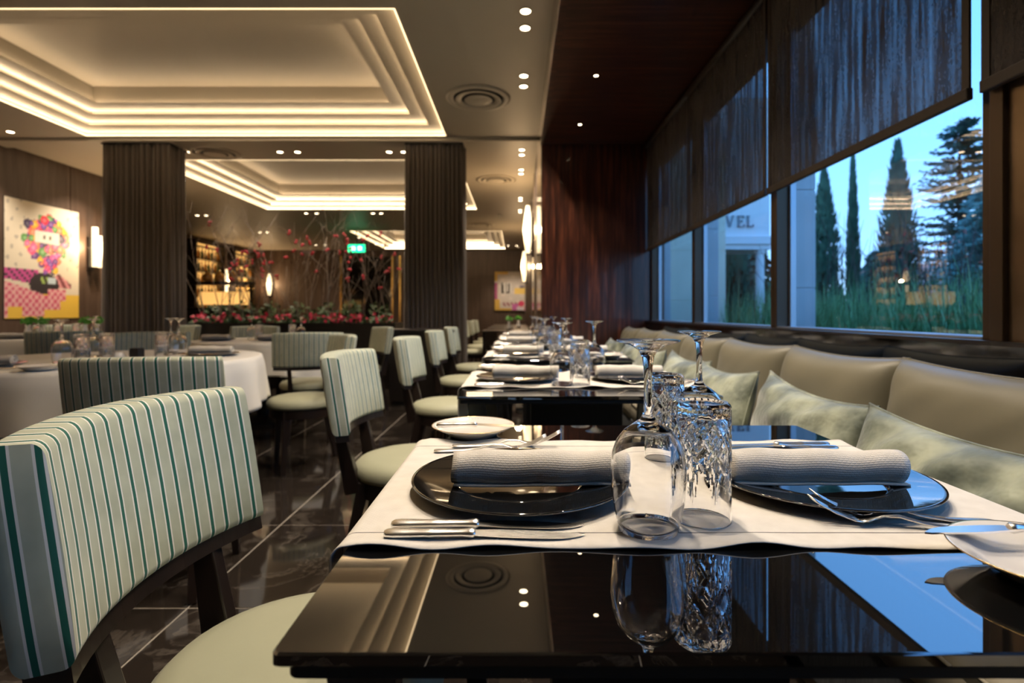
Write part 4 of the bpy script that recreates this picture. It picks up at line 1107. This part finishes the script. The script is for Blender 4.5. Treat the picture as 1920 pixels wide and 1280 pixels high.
# plain dark tables in the far passage
def make_plain_table():
    root = empty('passage_table')
    b = MB(); b.box(-0.35, 0.35, -0.35, 0.35, 0.725, 0.75); b.build('top', 'black_wood', root, smooth=False, bevel=0.004)
    for s1 in (-1, 1):
        for s2 in (-1, 1):
            b = MB(); b.bar((s1 * 0.31, s2 * 0.31, 0.725), (s1 * 0.31, s2 * 0.31, 0), 0.05, wa2=0.035, wb2=0.035); b.build('leg', 'black_wood', root, smooth=False)
    return root
PT = Proto(make_plain_table())
for i, y in enumerate(FARY): PT.place((-0.16, y, 0), 0, 'plain dark table in the far passage, %s from the curtain' % orig(i), 'table', 'dark passage tables')
def sprig(loc, lab):
    o = empty('vase_of_moss', loc); tag(o, lab, 'plant', 'little green table plants')
    b = MB(); b.lathe([(0.0, 0.0), (0.03, 0.0), (0.035, 0.04), (0.022, 0.10), (0.026, 0.13), (0.0, 0.12)], 14); b.build('vase', 'porcelain', o)
    b = MB(); leaf_cloud(b, (0, 0, 0.17), 0.06, 70, 0.02, rp, 0.6); b.build('leaves', 'moss', o, smooth=False)
sprig((-0.12, 7.9, 0.75), 'small bright green table plant in the passage, nearer one')
sprig((0.02, 9.1, 0.75), 'small bright green table plant in the passage, farther one')

# ================================================================== BANQUETTE
root = empty('banquette', (0, 0, 0)); tag(root, 'long olive upholstered window bench along the table row', 'bench')
b = MB(); b.box(0.78, 1.38, -1.2, YW - 0.01, 0.0, 0.08); b.build('plinth', 'black_wood', root, smooth=False)
b = MB(); b.box(0.74, 1.38, -1.2, YW - 0.01, 0.08, 0.31); b.build('base', 'banq_front', root, smooth=False, bevel=0.008)
ys_ = [-1.2 + 1.1661 * i for i in range(7)]
for i in range(6):
    b = MB(); b.loft([[(1.06 + x, (ys_[i] + ys_[i + 1]) / 2 + y, z) for (x, y) in rrect(0.33 - e_, 0.575 - e_, 0.03)] for (z, e_) in ((0.31, 0.012), (0.325, 0.002), (0.42, 0.0), (0.435, 0.008), (0.443, 0.03))]); b.build('seat_pad', 'banq', root, auto=50)
    b = MB(); b.tube([(0.728, ys_[i] + 0.03, 0.425), (0.728, ys_[i + 1] - 0.03, 0.425)], 0.004, 6); b.build('piping', 'banq', root)
def pillow_mesh(W, H, T, seed, sag, nu=34, nv=26, wr=0.006, sharp=2.6):
    rr = random.Random(seed); b = MB()
    ph = [(rr.uniform(4, 13), rr.uniform(3, 10), rr.uniform(0, 6.28), rr.uniform(0.3, 1)) for _ in range(7)]
    def wrk(u, v): return sum(a_ * math.sin(fx * u * 2.2 + fy * v * 2.2 + p) for (fx, fy, p, a_) in ph) / 3
    for side in (1, -1):
        def fn(u, v, side=side):
            a_ = 2 * u - 1; c_ = 2 * v - 1
            th = ((1 - abs(a_) ** sharp) * (1 - abs(c_) ** sharp)) ** 0.55
            y = a_ * W / 2 * (1 - 0.045 * (1 - c_ * c_) ) if False else a_ * W / 2 * (1 - 0.05 * (1 - abs(c_) ** 2) * 1.0 + 0.02)
            z = H / 2 + c_ * H / 2 * (1 - 0.07 * (1 - abs(a_) ** 2.0)) - (sag * (1 - a_ * a_) * max(0, c_))
            x = -side * T / 2 * th + (wr * wrk(u, v) * th if side > 0 else 0)
            return (x, y, z)
        b.grid(nu, nv, fn)
    me = b
    return me
def weld(o, d=0.0006):
    bm = bmesh.new(); bm.from_mesh(o.data); bmesh.ops.remove_doubles(bm, verts=bm.verts, dist=d); bmesh.ops.recalc_face_normals(bm, faces=bm.faces); bm.to_mesh(o.data); bm.free()
    for p in o.data.polygons: p.use_smooth = True
def edge_piping(W, H, sag, r_=0.0035):
    b = MB(); pts = []
    def at(a_, c_): return (0, a_ * W / 2 * (1 - 0.05 * (1 - abs(c_) ** 2) + 0.02), H / 2 + c_ * H / 2 * (1 - 0.07 * (1 - abs(a_) ** 2.0)) - sag * (1 - a_ * a_) * max(0, c_))
    n = 14
    for k in range(n): pts.append(at(-1 + 2 * k / n, 1))
    for k in range(n): pts.append(at(1, 1 - 2 * k / n))
    for k in range(n): pts.append(at(1 - 2 * k / n, -1))
    for k in range(n + 1): pts.append(at(-1, -1 + 2 * k / n))
    b.tube(pts, r_, 6, cap=False); return b
# back cushions (olive leather), leaning on the dark panel
YB = [0.98, 1.645, 2.30, 3.00, 3.68, 4.36, 5.05, 5.74]
for i in range(len(YB) - 1):
    W = YB[i + 1] - YB[i] - 0.004
    o = empty('back_cushion', (1.135, (YB[i] + YB[i + 1]) / 2, 0.437)); o.rotation_euler = (0, R(9), 0)
    n_ = i
    tag(o, '%s plump olive back cushion from the right edge, under the window ledge' % orig(n_), 'cushion', 'olive back cushions on the bench')
    p = pillow_mesh(W * 1.03, 0.430, 0.20, i, 0.004, wr=0.003, sharp=5.0).build('cover', 'cushion', o); weld(p)
    edge_piping(W * 1.03, 0.430, 0.004, 0.003).build('piping', 'cushion', p)
    if n_ < 0: pass
# throw pillows (sage velvet)
YP = [(0.745, 1.445), (1.455, 2.155), (2.11, 2.80), (2.76, 3.42), (3.44, 4.08), (4.12, 4.76), (4.80, 5.44)]
for i, (y0, y1) in enumerate(YP):
    o = empty('throw_pillow', (0.875 + (0.03 if i % 2 else 0), (y0 + y1) / 2, 0.436)); o.rotation_euler = (R(rj.uniform(-2, 2)), R(16), R(rj.uniform(-4, 4)))
    tag(o, '%s pale sage velvet pillow from the right edge, leaning on the bench cushions' % orig(i), 'pillow', 'sage velvet pillows on the bench')
    p = pillow_mesh(y1 - y0, 0.335, 0.17, 40 + i, 0.022, 44, 30, wr=0.015, sharp=2.4).build('cover', 'pillow', o); weld(p)
    edge_piping(y1 - y0, 0.335, 0.022, 0.0032).build('piping', 'pillow', p)

# ================================================================== ROUND TABLES
def round_table(x, y, r_, seed, nm):
    root = empty('round_table', (x, y, 0)); tag(root, 'round table under %s' % nm, 'table', 'round dining tables')
    b = MB(); b.lathe([(0.0, 0.715), (r_ - 0.01, 0.715), (r_, 0.722), (r_, 0.742), (r_ - 0.008, 0.748), (0.0, 0.748)], 48); b.build('tabletop', 'black_wood', root, auto=40)
    b = MB(); b.lathe([(0.0, 0.0), (0.28, 0.0), (0.28, 0.03), (0.06, 0.06), (0.05, 0.70), (0.20, 0.715), (0.0, 0.715)], 32); b.build('pedestal', 'black', root, auto=40)
    for k in range(4):
        a_ = PI / 4 + k * PI / 2; b = MB(); b.bar((r_ * 0.55 * math.cos(a_), r_ * 0.55 * math.sin(a_), 0.715), (r_ * 0.6 * math.cos(a_), r_ * 0.6 * math.sin(a_), 0), 0.05, wa2=0.035, wb2=0.035); b.build('leg', 'black_wood', root, smooth=False)
    b = MB(); n = 144; rr = random.Random(seed); p0 = rr.uniform(0, 6)
    rows = []
    b.v.append((0, 0, 0.7515)); rows.append([0] * n)
    for (q, z) in ((0.5, 0.7515), (0.9, 0.7515), (0.985, 0.7510)):
        row = []
        for k in range(n): a_ = 2 * PI * k / n; row.append(len(b.v)); b.v.append((r_ * q * math.cos(a_), r_ * q * math.sin(a_), z))
        rows.append(row)
    nd = 16
    for d in range(nd):
        row = []
        for k in range(n):
            a_ = 2 * PI * k / n; s_ = d / (nd - 1)
            side = max(abs(math.cos(a_ - 0.35)), abs(math.sin(a_ - 0.35)))
            drop = 0.27 + 0.16 * ((1 / side - 1) / 0.414) ** 1.3
            f = math.sin(a_ * 11 + p0 + 0.8 * math.sin(a_ * 3)) * 0.6 + 0.4 * math.sin(a_ * 19 + p0 * 2)
            out = r_ + 0.006 + 0.012 * min(1, s_ * 6) + s_ * 0.02 + 0.035 * s_ ** 0.8 * f
            z = 0.7500 - 0.010 * min(1, s_ * 5) - drop * s_ * 0.96
            row.append(len(b.v)); b.v.append((out * math.cos(a_), out * math.sin(a_), z))
        rows.append(row)
    for i in range(len(rows) - 1):
        for k in range(n):
            q = []
            for jj in (rows[i][k], rows[i][(k + 1) % n], rows[i + 1][(k + 1) % n], rows[i + 1][k]):
                if jj not in q: q.append(jj)
            b.f.append(tuple(q))
    o = b.build('tablecloth', 'tablecloth', loc=(x, y, 0), solid=0.0015); tag(o, '%s' % nm, 'tablecloth', 'white round tablecloths')
round_table(-2.25, 2.95, 0.75, 1, 'white draped cloth on the nearest round table')
round_table(-2.35, 4.95, 0.62, 2, 'white draped cloth on the middle round table before the planter')
round_table(-4.95, 5.55, 0.70, 3, 'white draped cloth on the round table by the flower picture')
ZT = 0.7535
def setround(items, nm):
    cnt = {}
    for (kind, x, y, rz) in items:
        cnt[kind] = cnt.get(kind, 0) + 1; n_ = cnt[kind] - 1
        P_, nme, cat, grp, dz = {'w': (WG, 'upturned wine glass', 'glass', 'wine glasses on the round tables', 0), 't': (TM, 'upturned crystal tumbler', 'glass', 'tumblers on the round tables', 0),
              'n': (NK, 'rolled cream napkin', 'napkin', 'napkins on the round tables', 0.0115), 'c': (CP, 'black charger plate', 'plate', 'chargers on the round tables', 0), 'b': (BP, 'small white bread plate', 'plate', 'bread plates on the round tables', 0), 'k': (KN, 'silver knife', 'knife', 'knives on the round tables', 0)}[kind]
        P_.place((x, y, ZT + dz), R(rz), '%s on %s, %s from the left' % (nme, nm, orig(n_)), cat, grp)
setround([('n', -2.42, 2.42, 12), ('n', -1.78, 3.10, 5), ('c', -2.45, 2.45, 0), ('c', -1.78, 3.10, 0), ('b', -2.06, 2.30, 0), ('w', -2.22, 2.60, 0), ('w', -2.36, 2.97, 0), ('w', -2.13, 3.28, 0), ('w', -2.03, 3.20, 0),
          ('t', -2.22, 2.72, 0), ('t', -2.20, 2.86, 0), ('t', -2.00, 3.00, 0), ('k', -2.30, 2.32, 10), ('k', -1.88, 2.86, 5)], 'the nearest round table')
setround([('n', -2.70, 4.78, 3), ('n', -2.20, 4.78, 3), ('c', -2.70, 4.79, 0), ('c', -2.20, 4.79, 0), ('w', -2.48, 4.98, 0), ('w', -2.04, 5.03, 0), ('t', -2.40, 4.95, 0), ('t', -2.10, 4.98, 0)], 'the middle round table')
setround([('n', -4.85, 5.12, 0), ('c', -4.85, 5.12, 0), ('w', -4.85, 5.40, 0), ('w', -4.35, 5.50, 0), ('t', -4.7, 5.45, 0), ('t', -4.55, 5.5, 0)], 'the round table by the flower picture')
for i, (x, y) in enumerate(((-5.0, 5.45), (-4.9, 5.5), (-4.62, 5.7), (-4.53, 5.75))): sprig((x, y, ZT), 'small bright green plant on the table by the flower picture, %s from the left' % orig(i))
o = empty('pepper_mill', (-2.09, 2.93, ZT)); tag(o, 'short black square pepper mill on the nearest round table', 'mill')
b = MB(); b.loft([[(x, y, z) for (x, y) in rrect(0.026, 0.026, 0.004)] for z in (0.0, 0.045)]); b.build('body', 'black', o, smooth=False)
b = MB(); b.loft([[(x, y, z) for (x, y) in rrect(0.024, 0.024, 0.004)] for z in (0.045, 0.055)]); b.build('lid', 'black_wood', o, smooth=False)
o = empty('butter_dish', (-2.17, 2.90, ZT)); tag(o, 'little white butter dish left of the black pepper mill', 'dish')
b = MB(); b.lathe([(0.0, 0.0), (0.03, 0.0), (0.037, 0.014), (0.034, 0.014), (0.0, 0.006)], 24); b.build('bowl', 'porcelain', o)
b = MB(); b.lathe([(0.032, 0.014), (0.026, 0.032), (0.0, 0.040)], 24); b.build('cover', 'porcelain', o)
# ================================================================== OUTSIDE
b = MB(); b.box(1.7, 80, -30, 90, 0.1, 0.25); tag(struct(b.build('ground_outside', 'ground', smooth=False)))
def out_pillar(x0, x1, y0, y1, mat_, lab, joints=True):
    root = empty('stone_pillar', ((x0 + x1) / 2, (y0 + y1) / 2, 0.25)); tag(root, lab, 'pillar')
    hx, hy = (x1 - x0) / 2, (y1 - y0) / 2; z = 0
    n = 0
    while z < 3.6:
        b = MB(); b.box(-hx, hx, -hy, hy, z + 0.004, z + 1.0); b.build('block', mat_, root, smooth=False, bevel=0.006, seg=1); z += 1.004
    b = MB(); b.box(-hx + 0.01, hx - 0.01, -hy + 0.01, hy - 0.01, 0, z - 0.02); b.build('core', mat_, root, smooth=False)
out_pillar(2.74, 3.05, 5.45, 5.75, 'stone_out', 'grey concrete pillar outside behind the widest pane')
out_pillar(2.75, 3.02, 8.0, 8.3, 'stone_out', 'grey concrete pillar outside behind the middle pane')
out_pillar(2.75, 3.05, 10.6, 10.95, 'stone_out', 'bluish concrete pillar outside behind the farthest pane')
out_pillar(3.07, 4.2, 10.75, 11.0, 'stone_cream', 'cream limestone wall outside behind the farthest pane')
# building with lettering
root = empty('lettered_building', (5.2, 13.0, 0.25)); tag(root, 'white building with raised serif letters outside the middle window', 'building')
b = MB(); b.box(-1.4, 0.95, 0.0, 1.0, 2.50, 6.0); b.build('upper_wall', 'facade', root, smooth=False)
b = MB(); b.box(-1.4, 0.97, -0.10, 0.0, 2.42, 2.62); b.build('cornice', 'facade', root, smooth=False, bevel=0.01)
b = MB(); b.box(-1.4, 0.95, -0.05, 1.0, 2.30, 2.42); b.build('fascia', 'facade', root, smooth=False)
b = MB(); b.box(-1.4, -0.55, 0.5, 0.55, 0, 2.30); b.build('shop_window', 'dark_opening', root, smooth=False)
b = MB(); b.lathe([(0.0, 0.0), (0.13, 0.0), (0.13, 0.1), (0.10, 0.12), (0.10, 2.2), (0.13, 2.22), (0.13, 2.30), (0.0, 2.30)], 20, (0.76, 0.1, 0)); b.build('column', 'facade', root, auto=40)
b = MB(); b.lathe([(0.0, 2.27), (0.05, 2.27), (0.05, 2.30), (0.0, 2.30)], 12, (-0.55, 0.25, 0)); b.build('porch_lamp', 'lamp', root)
def letter(ch, x, z, h, parent):
    b = MB(); d = 0.05; y0, y1 = -d, 0.0; s_ = h * 0.17; th = h * 0.075; sf = h * 0.045
    def bx(a_, c_, e_, f_): b.box(x + a_ * h, x + c_ * h, y0, y1, z + e_ * h, z + f_ * h)
    def sl(p, q, w_): b.bar((x + p[0] * h, (y0 + y1) / 2, z + p[1] * h), (x + q[0] * h, (y0 + y1) / 2, z + q[1] * h), w_ * h, d, up=(0, 1, 0))
    if ch == 'L': bx(0.06, 0.20, 0, 1); bx(0, 0.28, 0.95, 1); bx(0, 0.62, 0, 0.07); bx(0.56, 0.62, 0, 0.25); wd = 0.72
    if ch == 'E': bx(0.06, 0.20, 0, 1); bx(0, 0.60, 0.94, 1); bx(0, 0.64, 0, 0.06); bx(0.2, 0.44, 0.48, 0.54); bx(0.55, 0.60, 0.78, 1); bx(0.59, 0.64, 0, 0.24); bx(0.41, 0.45, 0.40, 0.62); wd = 0.76
    if ch == 'V': sl((0.12, 1.0), (0.42, 0.0), 0.13); sl((0.70, 1.0), (0.43, 0.0), 0.07); bx(-0.02, 0.26, 0.95, 1); bx(0.58, 0.82, 0.95, 1); wd = 0.86
    if ch == 'A': sl((0.12, 0.0), (0.40, 1.0), 0.07); sl((0.70, 0.0), (0.42, 1.0), 0.13); bx(0.24, 0.58, 0.33, 0.38); bx(-0.0, 0.24, 0, 0.05); bx(0.58, 0.84, 0, 0.05); wd = 0.88
    b.build('letter', 'letter', parent, smooth=False); return x + wd * h
for ch, x_ in (('A', -0.40), ('V', -0.14), ('E', 0.15), ('L', 0.38)): letter(ch, x_, 2.85, 0.27, root)
# trees
rt = random.Random(11)
def tree(name, x, y, H, W, material, lab, style):
    root = empty(name, (x, y, 0.25)); tag(root, lab, 'tree', 'trees outside the window')
    b = MB(); b.tube([(0, 0, 0), (0.02, 0, H * 0.5), (0, 0, H * 0.97)], [0.02 * H, 0.012 * H, 0.004], 8); b.build('trunk', 'bark', root)
    b = MB()
    if style == 'cypress':
        for k in range(2600):
            q = rt.random() ** 0.8; r_ = W * (min(1, (1 - q) * 1.9) ** 0.8) * min(1, 0.5 + q * 3) * rt.uniform(0.45, 1.05); a_ = rt.uniform(0, 2 * PI)
            p = Vector((r_ * math.cos(a_), r_ * math.sin(a_), q * H)); u = Vector((math.cos(a_) * 0.35, math.sin(a_) * 0.35, 1)).normalized() * rt.uniform(0.10, 0.26); v = Vector((-math.sin(a_), math.cos(a_), 0)) * rt.uniform(0.03, 0.07)
            b.add([p - u * 0.5 - v * 0.3, p - v, p + u, p + v], [(0, 1, 2, 3)])
    else:
        lev = 22 if style == 'fir' else 26
        for i in range(lev):
            q = 0.12 + 0.86 * i / lev
            for k in range(9 if style == 'fir' else 11):
                a_ = rt.uniform(0, 2 * PI); L = W * (1 - q) ** 0.75 * rt.uniform(0.65, 1.15) + 0.08
                up = 0.25 if style == 'fir' else -0.25
                for s_ in range(14):
                    f = (s_ + rt.random()) / 14
                    z = q * H + L * (up * f * f - 0.12 * f) + rt.uniform(-0.04, 0.04)
                    p = Vector((L * f * math.cos(a_), L * f * math.sin(a_), z))
                    for sd in (-1, 1):
                        dd = Vector((math.cos(a_ + sd * 0.8), math.sin(a_ + sd * 0.8), rt.uniform(-0.5, 0.2))).normalized()
                        ll = 0.30 * (1 - f * 0.5) * rt.uniform(0.6, 1.2) * (W / 2.0) ** 0.5; v = dd.cross(Vector((0, 0, 1))).normalized() * ll * 0.16 + Vector((0, 0, 0.03))
                        b.add([p, p + dd * ll * 0.5 - v, p + dd * ll, p + dd * ll * 0.5 + v], [(0, 1, 2, 3)])
    b.build('foliage', material, root, smooth=False)
tree('cypress_tree', 10.0, 17.4, 5.4, 0.55, 'cypress', 'dense dark cypress tree beside the concrete pillar', 'cypress')
tree('cypress_tree', 11.2, 17.8, 5.9, 0.20, 'cypress', 'very slender cypress tree second from the pillar', 'cypress')
tree('cypress_tree', 11.2, 15.7, 5.7, 0.58, 'needle', 'dark pointed conifer between the slender cypress and the tall fir', 'cypress')
tree('fir_tree', 12.6, 15.2, 6.5, 2.1, 'needle', 'tall open fir tree with upswept branches', 'fir')
tree('cedar_tree', 10.4, 11.4, 4.0, 2.2, 'cedar', 'bluish drooping cedar at the right end of the window view', 'cedar')
tree('fir_tree', 17.5, 17.5, 4.4, 2.2, 'cedar', 'pale bluish conifer behind the tall fir', 'fir')
tree('bush_tree', 13.6, 20.0, 3.2, 2.0, 'hedge', 'low dull green conifer between the cypresses', 'cedar')
tree('bush_tree', 9.2, 20.5, 3.4, 1.6, 'hedge', 'dark bushy conifer behind the lettered building', 'cedar')
tree('cypress_tree', 6.3, 15.6, 3.4, 0.6, 'cypress', 'broad green cypress seen through the porch of the lettered building', 'cypress')
tree('cypress_tree', 6.95, 13.4, 3.0, 0.35, 'cypress', 'short green cypress at the edge of the lettered building', 'cypress')
# far hedge and house
for i, (x, y, s_) in enumerate(((14, 26, 3.0), (18, 25, 2.6), (22, 23, 3.2), (26, 21, 3.0), (24, 17, 3.0), (22, 14, 2.8), (10, 28, 3.0), (20, 11, 3.0), (17, 8.5, 3.0))):
    b = MB(); leaf_cloud(b, (0, 0, s_ * 0.36), s_ * 0.66, 800, 0.22, rt, 0.62)
    o = empty('far_shrub', (x, y, 0.25)); tag(o, '%s dull green shrub mass along the garden horizon from the left' % orig(i), 'shrub', 'shrubs along the garden horizon')
    b.build('foliage', 'hedge', o, smooth=False)
root = empty('far_house', (27, 36, 0.25)); tag(root, 'low pinkish house glimpsed between the trees', 'house')
b = MB(); b.box(-3, 3, -2, 2, 0, 3.0); b.build('wall', 'pink_wall', root, smooth=False)
b = MB(); b.add([(-3.3, -2.3, 3.0), (3.3, -2.3, 3.0), (3.3, 2.3, 3.0), (-3.3, 2.3, 3.0), (-3.3, 0, 4.1), (3.3, 0, 4.1)], [(0, 1, 5, 4), (2, 3, 4, 5), (0, 4, 3), (1, 2, 5), (3, 2, 1, 0)]); b.build('roof', 'roof', root, smooth=False)
for x in (-1.5, 0.8):
    b = MB(); b.box(x - 0.4, x + 0.4, -2.03, -1.98, 1.0, 2.2); b.build('window', 'dark_opening', root, smooth=False)
# reeds outside the glass: nobody could count them
b = MB()
def reed(x, y, h):
    p0 = Vector((x, y, 0.25)); d = Vector((rt.gauss(0, 0.10), rt.gauss(0, 0.10), 1)); wd = rt.uniform(0.006, 0.014); a_ = rt.uniform(0, PI)
    s_ = Vector((math.cos(a_), math.sin(a_), 0)) * wd; p1 = p0 + d * h * 0.55; p2 = p0 + d * h + Vector((rt.gauss(0, 0.06), rt.gauss(0, 0.06), 0))
    b.add([p0 - s_, p0 + s_, p1 + s_ * 0.8, p1 - s_ * 0.8, p2], [(0, 1, 2, 3), (3, 2, 4)])
for k in range(2600): reed(rt.uniform(3.4, 5.2), rt.uniform(2.2, 9.6), rt.uniform(0.7, 1.15) * (1.25 if rt.random() < 0.15 else 1))
for k in range(1500): reed(rt.uniform(5.2, 8.0), rt.uniform(3.5, 13), rt.uniform(0.9, 1.5))
o = b.build('reeds', 'reed', smooth=False); tag(o, 'tall green reeds growing outside below the windows', 'reeds', kind='stuff')
b = MB()
for k in range(60):
    x, y = rt.uniform(5.5, 9.5), rt.uniform(6.5, 12); p = Vector((x, y, 0.25)); d = Vector((rt.gauss(0, 0.25), rt.gauss(0, 0.25), 1)).normalized()
    for s_ in range(3):
        q = p + d * rt.uniform(0.8, 2.9) + Vector((rt.gauss(0, 0.4), rt.gauss(0, 0.4), 0)); b.tube([p, (p + q) / 2 + Vector((0.05, 0.05, 0)), q], [0.012, 0.008, 0.003], 4)
o = b.build('bare_twigs', 'bark'); tag(o, 'thin leafless shrub twigs standing among the reeds outside', 'twigs', kind='stuff')
